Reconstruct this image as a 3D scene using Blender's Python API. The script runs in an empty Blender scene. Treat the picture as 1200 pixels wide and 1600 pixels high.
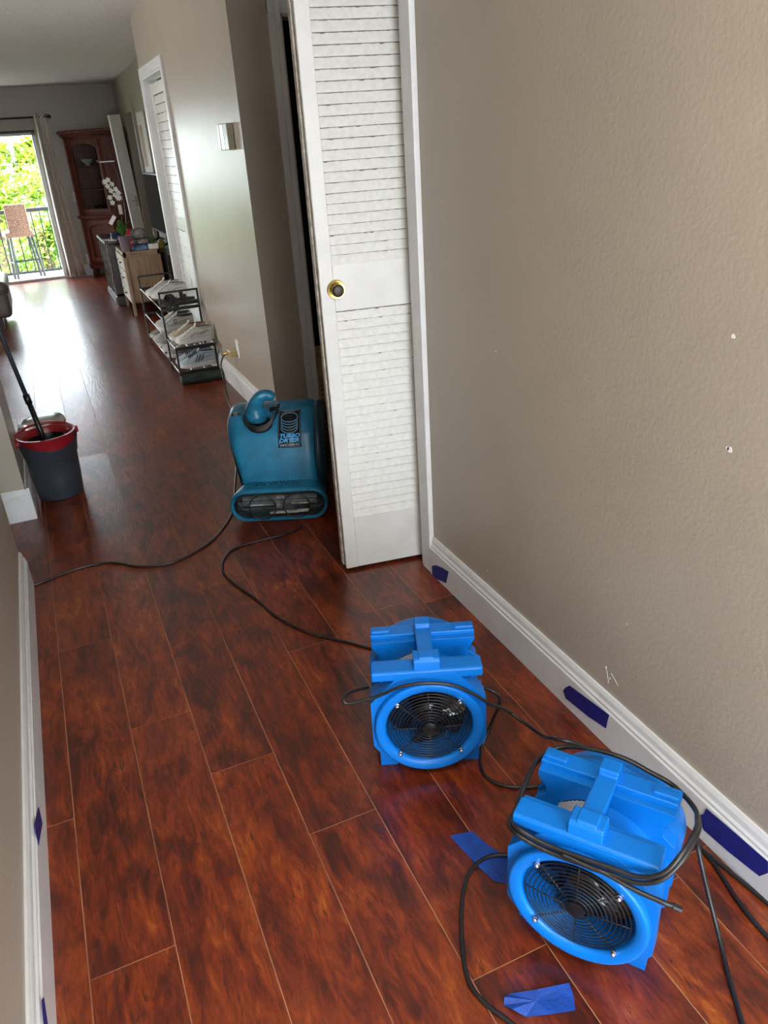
import bpy, bmesh, math, random
from math import pi, sin, cos, radians
from mathutils import Vector, Matrix

# ------------------------------------------------------------------ camera, world, light, exposure
S = bpy.context.scene
COL = S.collection
FPX = 1201.4
RW = [[0.913, 0.227, -0.338], [-0.403, 0.381, -0.832], [-0.060, 0.896, 0.439]]
def _axes():
    pp = (600.0, 800.0)
    vy = (19 - pp[0], 250 - pp[1]); vz = (765 - pp[0], 3250 - pp[1])
    f = math.sqrt(-(vy[0] * vz[0] + vy[1] * vz[1]))
    yc = Vector((vy[0], -vy[1], -f)).normalized()
    zc = -Vector((vz[0], -vz[1], -f)).normalized()
    zc = (zc - yc * zc.dot(yc)).normalized()
    xc = yc.cross(zc)
    return f, Matrix((xc, yc, zc))
FPX, RM = _axes()
CAM = Vector((0, 0, 1.5))
cd = bpy.data.cameras.new('camera'); cam = bpy.data.objects.new('camera', cd); COL.objects.link(cam)
cd.sensor_fit = 'VERTICAL'; cd.sensor_height = 36.0; cd.lens = FPX * 36.0 / 1600.0
cd.clip_start = 0.02; cd.clip_end = 200
cam.matrix_world = Matrix.Translation(CAM) @ RM.to_4x4()
S.camera = cam
S.view_settings.view_transform = 'Standard'; S.view_settings.look = 'None'
S.view_settings.exposure = 0.0; S.view_settings.gamma = 1.0
S.view_settings.use_curve_mapping = False

W = bpy.data.worlds.new('world'); S.world = W; W.use_nodes = True
wn = W.node_tree.nodes; wl = W.node_tree.links
wn['Background'].inputs[0].default_value = (0.80, 0.90, 1.0, 1)
wn['Background'].inputs[1].default_value = 16.0

def area(name, loc, rot, sx, sy, power, color=(1, 1, 1), spread=None):
    l = bpy.data.lights.new(name, 'AREA'); l.shape = 'RECTANGLE'; l.size = sx; l.size_y = sy
    l.energy = power; l.color = color
    if spread: l.spread = spread
    o = bpy.data.objects.new(name, l); COL.objects.link(o); o.location = loc; o.rotation_euler = rot
    return o
sun = bpy.data.lights.new('sun', 'SUN'); sun.energy = 16.0; sun.angle = radians(1); sun.color = (1, 0.93, 0.78)
so = bpy.data.objects.new('sun', sun); COL.objects.link(so); so.rotation_euler = (radians(35), 0, radians(-15))
# daylight through the open front door behind the camera
area('front_door_daylight', (0.45, -1.40, 1.15), (radians(90), 0, 0), 1.0, 1.9, 10, (0.94, 0.97, 1.0))
# fill light added inside the closed left room to brighten the hall wall
area('added_left_fill', (-4.3, 5.7, 1.35), (0, radians(-90), 0), 1.3, 2.2, 54, (1.0, 0.985, 0.95), radians(95))
# ceiling lamp of the hall, behind the camera's frame
area('hall_ceiling_lamp', (0.35, 0.05, 2.50), (0, 0, 0), 0.40, 0.40, 30, (1.0, 0.90, 0.76))

# ------------------------------------------------------------------ helpers
def onpix(x, y, axis, val):
    """point where the sight line through a photo pixel meets the plane axis = val"""
    r = RM @ Vector((x - 600, -(y - 800), -FPX))
    t = (val - CAM[axis]) / r[axis]
    return CAM + r * t
def F(x, y, z=0.0): return onpix(x, y, 2, z)

MATS = {}
def mat(name, color, rough=0.5, metal=0.0, var=0.0, vscale=8.0, bump=0.0, bscale=60.0, spec=0.5, emit=None,
        trans=0.0, coat=0.0, stretch=None, color2=None):
    if name in MATS: return MATS[name]
    m = bpy.data.materials.new(name); m.use_nodes = True
    n = m.node_tree.nodes; l = m.node_tree.links; b = n['Principled BSDF']
    b.inputs['Base Color'].default_value = (*color, 1)
    b.inputs['Roughness'].default_value = rough; b.inputs['Metallic'].default_value = metal
    b.inputs['Specular IOR Level'].default_value = spec
    b.inputs['Transmission Weight'].default_value = trans
    b.inputs['Coat Weight'].default_value = coat
    tc = n.new('ShaderNodeTexCoord'); mp = n.new('ShaderNodeMapping'); l.new(tc.outputs['Object'], mp.inputs['Vector'])
    if stretch: mp.inputs['Scale'].default_value = stretch
    nz = n.new('ShaderNodeTexNoise'); nz.inputs['Scale'].default_value = vscale; nz.inputs['Detail'].default_value = 5
    l.new(mp.outputs[0], nz.inputs['Vector'])
    rp = n.new('ShaderNodeValToRGB')
    c2 = color2 or tuple(min(1, c * (1 + var)) for c in color)
    c1 = tuple(c * (1 - var) for c in color) if color2 is None else color
    rp.color_ramp.elements[0].position = 0.35; rp.color_ramp.elements[1].position = 0.65
    rp.color_ramp.elements[0].color = (*c1, 1); rp.color_ramp.elements[1].color = (*c2, 1)
    l.new(nz.outputs['Fac'], rp.inputs[0]); l.new(rp.outputs[0], b.inputs['Base Color'])
    if bump:
        nb = n.new('ShaderNodeTexNoise'); nb.inputs['Scale'].default_value = bscale; nb.inputs['Detail'].default_value = 3
        l.new(mp.outputs[0], nb.inputs['Vector'])
        bp = n.new('ShaderNodeBump'); bp.inputs['Strength'].default_value = bump; bp.inputs['Distance'].default_value = 0.004
        l.new(nb.outputs['Fac'], bp.inputs['Height']); l.new(bp.outputs[0], b.inputs['Normal'])
    MATS[name] = m
    return m

class MB:
    def __init__(s): s.bm = bmesh.new()
    def face(s, pts):
        try: return s.bm.faces.new([s.bm.verts.new(p) for p in pts])
        except ValueError: return None
    def box(s, a, b, M=None):
        x0, y0, z0 = a; x1, y1, z1 = b
        v = [Vector(p) for p in ((x0,y0,z0),(x1,y0,z0),(x1,y1,z0),(x0,y1,z0),(x0,y0,z1),(x1,y0,z1),(x1,y1,z1),(x0,y1,z1))]
        if M: v = [M @ p for p in v]
        v = [s.bm.verts.new(p) for p in v]
        for f in ((0,3,2,1),(4,5,6,7),(0,1,5,4),(1,2,6,5),(2,3,7,6),(3,0,4,7)): s.bm.faces.new([v[i] for i in f])
        return s
    def prism(s, poly, axis, a, b, M=None):
        """poly: 2D outline in the two remaining axes (in order), extruded along axis from a to b"""
        def P(u, v, w):
            p = {0: (w, u, v), 1: (u, w, v), 2: (u, v, w)}[axis]
            p = Vector(p); return M @ p if M else p
        A = [s.bm.verts.new(P(u, v, a)) for u, v in poly]; B = [s.bm.verts.new(P(u, v, b)) for u, v in poly]
        n = len(poly)
        s.bm.faces.new(A[::-1]); s.bm.faces.new(B)
        for i in range(n): s.bm.faces.new((A[i], A[(i+1) % n], B[(i+1) % n], B[i]))
        return s
    def rings(s, rings, close=False, cap0=True, cap1=True):
        R = [[s.bm.verts.new(p) for p in r] for r in rings]; n = len(R[0])
        pairs = list(zip(R, R[1:])) + ([(R[-1], R[0])] if close else [])
        for A, B in pairs:
            for i in range(n):
                try: s.bm.faces.new((A[i], A[(i+1) % n], B[(i+1) % n], B[i]))
                except ValueError: pass
        if not close:
            if cap0: s.bm.faces.new(R[0][::-1])
            if cap1: s.bm.faces.new(R[-1])
        return s
    def lathe(s, prof, c=(0,0,0), axis=2, n=32, sx=1, sy=1, closed=False, M=None):
        """prof: (radius, height) pairs"""
        rr = []
        for r, h in prof:
            ring = []
            for i in range(n):
                a = 2*pi*i/n; u, v = r*cos(a)*sx, r*sin(a)*sy
                p = {2: (u, v, h), 1: (u, h, v), 0: (h, u, v)}[axis]
                p = Vector(p) + Vector(c); ring.append(M @ p if M else p)
            rr.append(ring)
        return s.rings(rr, close=closed, cap0=not closed, cap1=not closed)
    def tube(s, pts, r, n=8, closed=False, radii=None, flat=1.0):
        pts = [Vector(p) for p in pts]; N = len(pts)
        up = Vector((0, 0, 1)); rr = []; prev = None
        for i, p in enumerate(pts):
            if closed: t = pts[(i+1) % N] - pts[i-1]
            else: t = pts[min(i+1, N-1)] - pts[max(i-1, 0)]
            if t.length < 1e-9: t = Vector((0, 0, 1))
            t.normalize()
            if prev is None:
                a = t.cross(up) if abs(t.dot(up)) < .95 else t.cross(Vector((1, 0, 0)))
            else:
                a = prev - t * prev.dot(t)
            a.normalize(); prev = a; b = t.cross(a)
            q = radii[i] if radii else r
            rr.append([p + a*q*cos(2*pi*k/n) + b*q*flat*sin(2*pi*k/n) for k in range(n)])
        return s.rings(rr, close=closed)
    def build(s, name, m, parent=None, smooth=False, bevel=0, seg=2, sub=0, loc=None):
        bm = s.bm
        bmesh.ops.recalc_face_normals(bm, faces=bm.faces)
        me = bpy.data.meshes.new(name); bm.to_mesh(me); bm.free()
        for mm in (m if isinstance(m, (list, tuple)) else [m]): me.materials.append(mm)
        o = bpy.data.objects.new(name, me); COL.objects.link(o)
        if parent: o.parent = parent
        if loc: o.location = loc
        if bevel:
            b = o.modifiers.new('bevel', 'BEVEL'); b.width = bevel; b.segments = seg; b.limit_method = 'ANGLE'; b.angle_limit = radians(35)
        if sub:
            q = o.modifiers.new('sub', 'SUBSURF'); q.levels = sub; q.render_levels = sub
        if smooth or bevel:
            me.polygons.foreach_set('use_smooth', [True]*len(me.polygons)); me.update()
            if bevel:
                w = o.modifiers.new('wn', 'WEIGHTED_NORMAL'); w.keep_sharp = True
        return o
def sharpen(o, ang=40):
    me = o.data; bm = bmesh.new(); bm.from_mesh(me)
    for e in bm.edges:
        if len(e.link_faces) == 2 and e.calc_face_angle(0) > radians(ang): e.smooth = False
    for f in bm.faces: f.smooth = True
    bm.to_mesh(me); bm.free(); return o
def spline(pts, k=6, closed=False):
    pts = [Vector(p) for p in pts]; N = len(pts); out = []
    for i in range(N if closed else N-1):
        if closed: p0, p1, p2, p3 = pts[i-1], pts[i], pts[(i+1) % N], pts[(i+2) % N]
        else: p0, p1, p2, p3 = pts[max(i-1, 0)], pts[i], pts[i+1], pts[min(i+2, N-1)]
        for j in range(k):
            t = j/k
            out.append(0.5*((2*p1) + (p2-p0)*t + (2*p0-5*p1+4*p2-p3)*t*t + (3*p1-p0-3*p2+p3)*t**3))
    if not closed: out.append(pts[-1])
    return out
def tag(o, label=None, cat=None, group=None, kind=None):
    if label: o['label'] = label
    if cat: o['category'] = cat
    if group: o['group'] = group
    if kind: o['kind'] = kind
    return o
def empty(name, loc=(0,0,0), rz=0):
    o = bpy.data.objects.new(name, None); COL.objects.link(o); o.location = loc; o.rotation_euler = (0, 0, rz)
    o.empty_display_size = .05
    return o
def struct(o): o['kind'] = 'structure'; return o
def copy_tree(o, parent=None):
    c = o.copy(); COL.objects.link(c); c.parent = parent
    for ch in list(o.children): copy_tree(ch, c)
    return c

# ------------------------------------------------------------------ materials
M_wall = mat('wall_paint', (0.385, 0.335, 0.270), 0.36, var=0.03, vscale=3, bump=0.25, bscale=90, spec=0.45)
M_ceil = mat('ceiling_popcorn', (0.80, 0.78, 0.76), 0.9, var=0.08, vscale=60, bump=1.0, bscale=160)
M_trim = mat('white_trim_paint', (0.64, 0.64, 0.63), 0.38, var=0.04, vscale=12, bump=0.12, bscale=50)
M_door = mat('white_door_paint', (0.64, 0.63, 0.595), 0.42, var=0.05, vscale=9, bump=0.15, bscale=70)
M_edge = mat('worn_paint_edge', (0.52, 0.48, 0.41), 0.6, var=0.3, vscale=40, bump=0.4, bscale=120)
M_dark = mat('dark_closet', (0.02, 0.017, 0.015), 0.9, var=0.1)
M_jamb = mat('dull_jamb', (0.40, 0.36, 0.33), 0.5, var=0.05)
M_blue = mat('blue_plastic', (0.001, 0.150, 0.56), 0.36, spec=0.32, var=0.06, vscale=10, bump=0.10, bscale=240)
M_blue2 = mat('blue_ring_plastic', (0.001, 0.170, 0.64), 0.33, spec=0.35, var=0.05, vscale=10, bump=0.08, bscale=240)
M_teal = mat('teal_plastic', (0.012, 0.165, 0.295), 0.34, var=0.22, vscale=14, bump=0.15, bscale=90)
M_black = mat('black_plastic', (0.010, 0.010, 0.011), 0.28, var=0.2)
M_gloss = mat('glossy_black_plastic', (0.012, 0.012, 0.014), 0.12, var=0.2)
M_wire = mat('black_wire', (0.02, 0.02, 0.022), 0.3, metal=0.4)
M_cord = mat('black_rubber_cord', (0.012, 0.012, 0.013), 0.38, var=0.2)
M_chrome = mat('bright_steel', (0.75, 0.75, 0.76), 0.2, metal=1.0, var=0.05)
M_brass = mat('brass', (0.72, 0.49, 0.14), 0.25, metal=1.0, var=0.1)
M_bronze = mat('dark_bronze', (0.045, 0.035, 0.028), 0.45, metal=0.5, var=0.2)
M_tape = mat('blue_painters_tape', (0.006, 0.014, 0.17), 0.5, var=0.15, vscale=30, bump=0.3, bscale=150)
M_tapef = mat('pale_blue_painters_tape', (0.008, 0.060, 0.34), 0.45, var=0.15, vscale=30, bump=0.3, bscale=150)
M_label = mat('label_paper', (0.30, 0.31, 0.33), 0.5, var=0.1, vscale=120)
M_white = mat('white_plastic', (0.80, 0.80, 0.79), 0.35, var=0.03)
M_cherry = mat('cherry_wood', (0.085, 0.018, 0.010), 0.42, stretch=(1, 1, .15), vscale=20, color2=(0.15, 0.038, 0.018), spec=0.3)
M_oak = mat('pale_oak', (0.27, 0.165, 0.095), 0.5, stretch=(6, 6, .5), vscale=12, color2=(0.40, 0.27, 0.17))
M_cream = mat('cream_drawer', (0.62, 0.54, 0.44), 0.5, var=0.15, vscale=20)
M_espresso = mat('espresso_wood', (0.025, 0.012, 0.010), 0.3, var=0.2)
M_silver = mat('silver_carving', (0.30, 0.27, 0.27), 0.6, metal=0.0, var=0.3, vscale=30)
M_glass = mat('cabinet_glass', (0.9, 0.93, 0.92), 0.03, trans=1.0)
M_fabric = mat('linen_curtain', (0.76, 0.69, 0.61), 0.85, var=0.08, vscale=30, bump=0.3, bscale=200)
M_leather = mat('taupe_leather', (0.14, 0.115, 0.10), 0.42, var=0.15, bump=0.4, bscale=50)
M_bucket = mat('slate_plastic', (0.030, 0.037, 0.048), 0.42, var=0.08, bump=0.1, bscale=200)
M_red = mat('red_plastic', (0.26, 0.010, 0.016), 0.3, var=0.08)
M_steel = mat('brushed_steel', (0.45, 0.43, 0.40), 0.3, metal=1.0, var=0.1)
M_leaf = mat('leaf_green', (0.05, 0.16, 0.02), 0.4, var=0.3, vscale=10)
M_petal = mat('white_petal', (0.80, 0.80, 0.74), 0.5, var=0.05)
M_rattan = mat('woven_rattan', (0.22, 0.10, 0.06), 0.7, vscale=55, color2=(0.60, 0.38, 0.27), bump=0.8, bscale=90, stretch=(1, 1, 2.2))
M_rail = mat('dark_railing_paint', (0.018, 0.020, 0.022), 0.5, var=0.1)
M_tan = mat('tan_basket', (0.72, 0.48, 0.24), 0.6, var=0.12, vscale=15)

# wood floor: each plank carries its own random vector in the attribute "plank"
def floor_material():
    m = bpy.data.materials.new('red_brown_plank_laminate'); m.use_nodes = True
    n = m.node_tree.nodes; l = m.node_tree.links; b = n['Principled BSDF']
    at = n.new('ShaderNodeAttribute'); at.attribute_name = 'plank'
    tc = n.new('ShaderNodeTexCoord'); sc = n.new('ShaderNodeVectorMath'); sc.operation = 'SCALE'; sc.inputs['Scale'].default_value = 37.0
    l.new(at.outputs['Vector'], sc.inputs[0])
    ad = n.new('ShaderNodeVectorMath'); ad.operation = 'ADD'; l.new(tc.outputs['Object'], ad.inputs[0]); l.new(sc.outputs[0], ad.inputs[1])
    def noise(scale, stretch, detail=6, dist=0.0, rough=.6):
        mp = n.new('ShaderNodeMapping'); mp.inputs['Scale'].default_value = stretch; l.new(ad.outputs[0], mp.inputs['Vector'])
        z = n.new('ShaderNodeTexNoise'); z.inputs['Scale'].default_value = scale; z.inputs['Detail'].default_value = detail
        z.inputs['Distortion'].default_value = dist; z.inputs['Roughness'].default_value = rough
        l.new(mp.outputs[0], z.inputs['Vector']); return z
    big = noise(8, (1, .50, 1), 6, .8, .65)      # blotches
    mid = noise(30, (1, .24, 1), 8, 1.0, .70)      # flame figure
    fine = noise(150, (1, .09, 1), 5, .8, .65)     # pores
    def math(op, a, b_, c=None):
        q = n.new('ShaderNodeMath'); q.operation = op
        for i, v in enumerate((a, b_, c)):
            if v is None: continue
            if isinstance(v, (int, float)): q.inputs[i].default_value = v
            else: l.new(v, q.inputs[i])
        return q.outputs[0]
    s = math('MULTIPLY_ADD', big.outputs['Fac'], 0.40, math('MULTIPLY', mid.outputs['Fac'], 0.48))
    s = math('MULTIPLY_ADD', fine.outputs['Fac'], 0.13, s)
    sep = n.new('ShaderNodeSeparateXYZ'); l.new(at.outputs['Vector'], sep.inputs[0])
    s = math('ADD', s, math('MULTIPLY_ADD', sep.outputs['Z'], 0.05, -0.03))
    rp = n.new('ShaderNodeValToRGB'); e = rp.color_ramp.elements
    e[0].position = 0.36; e[0].color = (0.028, 0.007, 0.004, 1)
    e[1].position = 0.68; e[1].color = (0.42, 0.118, 0.013, 1)
    for p, c in ((0.43, (0.060, 0.010, 0.004, 1)), (0.49, (0.130, 0.018, 0.005, 1)), (0.57, (0.220, 0.038, 0.006, 1))):
        q = e.new(p); q.color = c
    l.new(s, rp.inputs[0])
    vein = noise(62, (1, .15, 1), 8, 2.2, .7)
    vr = n.new('ShaderNodeValToRGB'); vr.color_ramp.elements[0].position = .54; vr.color_ramp.elements[1].position = .66
    vr.color_ramp.elements[0].color = (0, 0, 0, 1); vr.color_ramp.elements[1].color = (.85, .85, .85, 1); l.new(vein.outputs['Fac'], vr.inputs[0])
    mx = n.new('ShaderNodeMix'); mx.data_type = 'RGBA'; l.new(vr.outputs[0], mx.inputs['Factor']); l.new(rp.outputs[0], mx.inputs[6]); mx.inputs[7].default_value = (0.040, 0.010, 0.005, 1)
    l.new(mx.outputs[2], b.inputs['Base Color'])
    # embossed grain: contour rings of a smooth field
    fld = noise(4.0, (1, .28, 1), 2, .8, .5)
    cont = math('SINE', math('MULTIPLY', fld.outputs['Fac'], 90.0), 0)
    hgt = math('MULTIPLY_ADD', fine.outputs['Fac'], 0.30, math('MULTIPLY', cont, 0.34))
    hgt = math('MULTIPLY_ADD', mid.outputs['Fac'], 0.35, hgt)
    bp = n.new('ShaderNodeBump'); bp.inputs['Strength'].default_value = 0.24; bp.inputs['Distance'].default_value = 0.0010
    geo = n.new('ShaderNodeNewGeometry')
    cen = n.new('ShaderNodeVectorMath'); cen.operation = 'SUBTRACT'; l.new(at.outputs['Vector'], cen.inputs[0]); cen.inputs[1].default_value = (.5, .5, .5)
    scl = n.new('ShaderNodeVectorMath'); scl.operation = 'SCALE'; scl.inputs['Scale'].default_value = 0.035; l.new(cen.outputs[0], scl.inputs[0])
    tl = n.new('ShaderNodeVectorMath'); tl.operation = 'ADD'; l.new(geo.outputs['Normal'], tl.inputs[0]); l.new(scl.outputs[0], tl.inputs[1])
    nm_ = n.new('ShaderNodeVectorMath'); nm_.operation = 'NORMALIZE'; l.new(tl.outputs[0], nm_.inputs[0]); l.new(nm_.outputs[0], bp.inputs['Normal'])
    l.new(hgt, bp.inputs['Height']); l.new(bp.outputs[0], b.inputs['Normal'])
    b.inputs['Roughness'].default_value = 0.29
    b.inputs['Specular IOR Level'].default_value = 0.70
    return m
M_floor = floor_material()
M_seam = mat('worn_plank_seam', (0.36, 0.18, 0.10), 0.8, spec=0.1, var=0.25, vscale=6)

# ------------------------------------------------------------------ floor
random.seed(7)
PW = 0.1735
KNOWN = {-2: [1.637], -1: [1.175, 3.672], 0: [1.91, 3.147, 4.34, 5.47, 6.59], 1: [1.626, 4.065, 5.215, 6.337],
         2: [1.318, 2.59, 4.9], 3: [2.047, 5.617, 4.35], 4: [1.65, 3.3], 5: [2.135, 0.84, 3.4]}
def floor_obj():
    bm = bmesh.new(); lay = bm.loops.layers.color.new('plank') if False else bm.loops.layers.float_color.new('plank')
    Y0, Y1 = -1.5, 11.86
    def quad(x0, y0, x1, y1, z, mi, col):
        f = bm.faces.new([bm.verts.new(p) for p in ((x0,y0,z),(x1,y0,z),(x1,y1,z),(x0,y1,z))]); f.material_index = mi
        for lp in f.loops: lp[lay] = (*col, 1)
    x_ref = -0.2345
    for k in range(-27, 13):
        xa = x_ref + k*PW + PW - PW; xa = x_ref + (k+1)*PW - PW*0
        xa = x_ref + k*PW + PW; xb = xa + PW
        xa -= PW; xb -= PW
        col = k - 0
        ends = sorted(KNOWN.get(col - 1, []))
        # fill the rest of the column with ordinary board lengths
        if not ends: ends = [random.uniform(0, 1.2)]
        full = list(ends)
        y = ends[0]
        while y > Y0: y -= 1.24 + random.uniform(-.08, .04); full.append(y)
        y = ends[-1]
        while y < Y1: y += 1.24 + random.uniform(-.08, .04); full.append(y)
        for a, b in zip(ends, ends[1:]):
            if b - a > 1.5:
                m_ = round((b-a)/1.22)
                for i in range(1, m_): full.append(a + (b-a)*i/m_)
        full = sorted(full)
        for a, b in zip(full, full[1:]):
            a_, b_ = max(a, Y0), min(b, Y1)
            if b_ - a_ < .01: continue
            g = 0.0011
            quad(xa+g, a_+g, xb-g, b_-g, 0.0, 0, (random.random(), random.random(), random.random()))
    quad(-5, Y0, 2.4, Y1, -0.0006, 1, (0, 0, 0))
    me = bpy.data.meshes.new('floor'); bm.to_mesh(me); bm.free()
    me.materials.append(M_floor); me.materials.append(M_seam)
    o = bpy.data.objects.new('floor', me); COL.objects.link(o); return struct(o)
floor_obj()
struct(MB().box((-5, -1.7, -0.12), (2.4, 11.86, -0.002)).build('floor_slab', M_dark))

# ------------------------------------------------------------------ walls and ceiling
def cz(y): return 2.31 + (11.8 - y)*0.023
XR, XL, XM, XF = 1.115, -0.32, 1.06, 1.40     # right wall, left wall, mid-hall wall, far right wall
struct(MB().rings([[(-5, -1.7, cz(-1.7)), (2.4, -1.7, cz(-1.7)), (2.4, -1.7, cz(-1.7)+.15), (-5, -1.7, cz(-1.7)+.15)],
                   [(-5, 12.0, cz(12)), (2.4, 12.0, cz(12)), (2.4, 12.0, cz(12)+.15), (-5, 12.0, cz(12)+.15)]]).build('ceiling', M_ceil))
HW = 2.75
wr = struct(MB().box((XR, -1.5, 0), (XR+.1, 2.33, HW)).box((XR, 2.33, 2.42), (XR+.1, 4.13, HW)).build('wall_right', M_wall))
struct(MB().box((XL-.1, -1.5, 0), (XL, 2.96, HW)).build('wall_left', M_wall))
struct(MB().box((-4.7, 3.63, 0), (-0.29, 4.05, HW)).build('wall_left_pillar', M_wall))
struct(MB().box((-2.1, -1.5, 0), (-2.0, 3.63, HW)).build('wall_side_room', M_wall))
struct(MB().box((-2.1, -1.6, 0), (-0.1, -1.5, HW)).box((1.0, -1.6, 0), (1.3, -1.5, HW)).box((-.1, -1.6, 2.1), (1.0, -1.5, HW)).build('wall_back', M_wall))
# recess wall with its dark doorway
struct(MB().box((XM, 4.13, 0), (1.30, 4.23, HW)).box((2.0, 4.13, 0), (2.3, 4.23, HW)).box((1.30, 4.13, 2.04), (2.0, 4.23, HW)).build('wall_recess', M_wall))
struct(MB().box((2.3, 2.3, 0), (2.4, 7.0, HW)).box((1.215, 2.3, 0), (2.3, 2.35, HW)).build('wall_alcove', M_wall))
# hall wall with a closet opening
CO0, CO1 = 6.02, 6.92
struct(MB().box((XM, 4.23, 0), (XM+.1, CO0, HW)).box((XM, CO0, 2.0), (XM+.1, CO1, HW)).box((XM, CO1, 0), (XM+.1, 7.05, HW)).box((XM+.1, 6.97, 0), (XF, 7.05, HW)).build('wall_hall', M_wall))
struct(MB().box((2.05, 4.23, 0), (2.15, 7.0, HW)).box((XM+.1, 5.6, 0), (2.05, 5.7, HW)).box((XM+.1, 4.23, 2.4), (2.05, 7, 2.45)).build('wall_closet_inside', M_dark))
D0, D1 = 10.48, 11.08
struct(MB().box((XF, 7.0, 0), (XF+.1, D0, HW)).box((XF, D0, 1.93), (XF+.1, D1, HW)).box((XF, D1, 0), (XF+.1, 11.9, HW)).build('wall_far_right', M_wall))
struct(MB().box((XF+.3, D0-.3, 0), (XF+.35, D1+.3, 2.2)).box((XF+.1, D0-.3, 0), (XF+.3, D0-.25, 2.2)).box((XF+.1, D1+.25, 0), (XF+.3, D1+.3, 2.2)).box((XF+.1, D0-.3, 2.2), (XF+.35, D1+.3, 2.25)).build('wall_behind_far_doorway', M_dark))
SX0, SX1, SZ = -1.75, 0.34, 1.82
struct(MB().box((SX1, 11.8, 0), (XF+.1, 11.92, HW)).box((-4.7, 11.8, 0), (SX0, 11.92, HW)).box((SX0, 11.8, SZ), (SX1, 11.92, HW)).build('wall_far', M_wall))
struct(MB().box((-4.7, 4.05, 0), (-4.6, 11.9, HW)).build('wall_far_left', M_wall))
struct(MB().box((-4.6, 4.55, .65), (-4.57, 4.61, 2.05)).box((-4.6, 6.79, .65), (-4.57, 6.85, 2.05)).box((-4.6, 4.55, .65), (-4.57, 6.85, .71)).box((-4.6, 4.55, 1.99), (-4.57, 6.85, 2.05)).box((-4.6, 5.67, .65), (-4.575, 5.71, 2.05)).build('added_window_frame', M_trim))  # unseen window frame added on the solid wall behind the fill light

def bb_profile(h=0.15, t=0.02):
    return [(0, 0), (t, 0), (t, h*.72), (t*.82, h*.75), (t*.82, h*.80), (t*.6, h*.84), (t*.5, h*.93), (t*.28, h), (0, h)]
def baseboard_y(name, x, sgn, y0, y1):
    return struct(MB().prism([(x + sgn*u, v) for u, v in bb_profile()], 1, y0, y1).build(name, M_trim))
def baseboard_x(mb, y, x0, x1):
    mb.prism([(y - u, v) for u, v in bb_profile()], 0, x0, x1); return mb
br = baseboard_y('baseboard_right', XR, -1, -1.5, 2.27)
baseboard_y('baseboard_left', XL, 1, -1.5, 2.96)
m_ = MB().prism([(-0.29 + u, v) for u, v in bb_profile()], 1, 3.614, 4.05); baseboard_x(m_, 3.63, -2.0, -0.2715)
struct(m_.build('baseboard_pillar', M_trim))
baseboard_y('baseboard_hall', XM, -1, 4.1125, 5.95)
struct(baseboard_x(MB(), 4.13, XM-.0185, 1.25).build('baseboard_recess', M_trim))
struct(baseboard_x(MB(), 11.8, .34, 1.4).build('baseboard_far', M_trim))
# small flakes of missing paint on the right wall
rng = random.Random(3)
fl = MB()
for (px, py, r) in ((1140, 702, 5), (1137, 700, 3), (775, 549, 2), (1146, 526, 3), (947, 1044, 2), (953, 1060, 2), (762, 892, 2), (980, 975, 2)):
    c = onpix(px, py, 0, XR); r = r/560.0
    fl.prism([(c.y + r*cos(a)*rng.uniform(.5, 1.1), c.z + r*sin(a)*rng.uniform(.5, 1.0)) for a in [i*pi/4 for i in range(8)]], 0, XR-.0006, XR)
for a, b in (((947, 1040), (951, 1068)), ((955, 1052), (966, 1072))):
    p, q = onpix(*a, 0, XR-.0003), onpix(*b, 0, XR-.0003); fl.tube([p, q], .0005, 4)
fl.build('paint_nick', M_white, wr)
# trim around the near opening, the dark doorway and the hall closet
struct(MB().box((1.095, 2.27, 0), (XR, 2.335, 2.12)).box((1.10, 2.335, 0), (1.225, 2.352, 2.06)).build('trim_1', M_trim, bevel=.003))
t2 = MB().box((1.25, 4.112, 0.0), (1.285, 4.13, 2.10)).box((1.285, 4.106, 0.0), (1.31, 4.13, 2.10)).box((1.25, 4.108, 2.045), (2.05, 4.13, 2.115))
struct(t2.build('trim_2', M_trim, bevel=.002))
struct(MB().box((1.30, 4.112, 0), (1.318, 4.24, 2.045)).box((1.30, 4.112, 2.03), (2.0, 4.24, 2.045)).build('trim_3', M_jamb))
def casing(name, x, y0, y1, z, w=.065, t=.02):
    m = MB()
    m.box((x-t, y0-w, 0), (x, y0, z+w)).box((x-t, y1, 0), (x, y1+w, z+w)).box((x-t, y0, z), (x, y1, z+w))
    m.box((x-t*.5, y0-.01, 0), (x+.10, y0+.012, z)).box((x-t*.5, y1-.012, 0), (x+.10, y1+.01, z)).box((x-t*.5, y0, z-.012), (x+.10, y1, z+.004))
    return struct(m.build(name, M_trim, bevel=.003))
casing('trim_4', XM, CO0, CO1, 2.0)

# louvred door builder ------------------------------------------------------------
def louver_panel(m, w, t, zs, stile, sections, pitch, M):
    """m: MB. panel in local x (width), y (depth, front y=0), z; sections = list of (z0, z1) louvre fields"""
    z0, z1 = zs
    m.box((0, 0, z0), (stile, t, z1), M); m.box((w-stile, 0, z0), (w, t, z1), M)
    z = z0
    for a, b in sections + [(z1, None)]:
        m.box((stile, 0.002, z), (w-stile, t-.002, a), M); z = b
    return m
def louver_slats(m, w, t, stile, sections, pitch, M, frontlow=True):
    for a, b in sections:
        n = max(1, round((b-a)/pitch)); p = (b-a)/n
        for i in range(n):
            zc = a + p*(i+.5)
            if frontlow: sec = [(.003, zc-p*.56), (.003, zc-p*.50), (.0125, zc+p*.60), (.017, zc+p*.60), (.009, zc-p*.56)]
            else: sec = [(-.004, zc-p*.56), (-.004, zc-p*.50), (.022, zc+p*.60), (.028, zc+p*.55), (.002, zc-p*.56)]
            m.prism(sec, 0, stile-.002, w-stile+.002, M)
    return m
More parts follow.
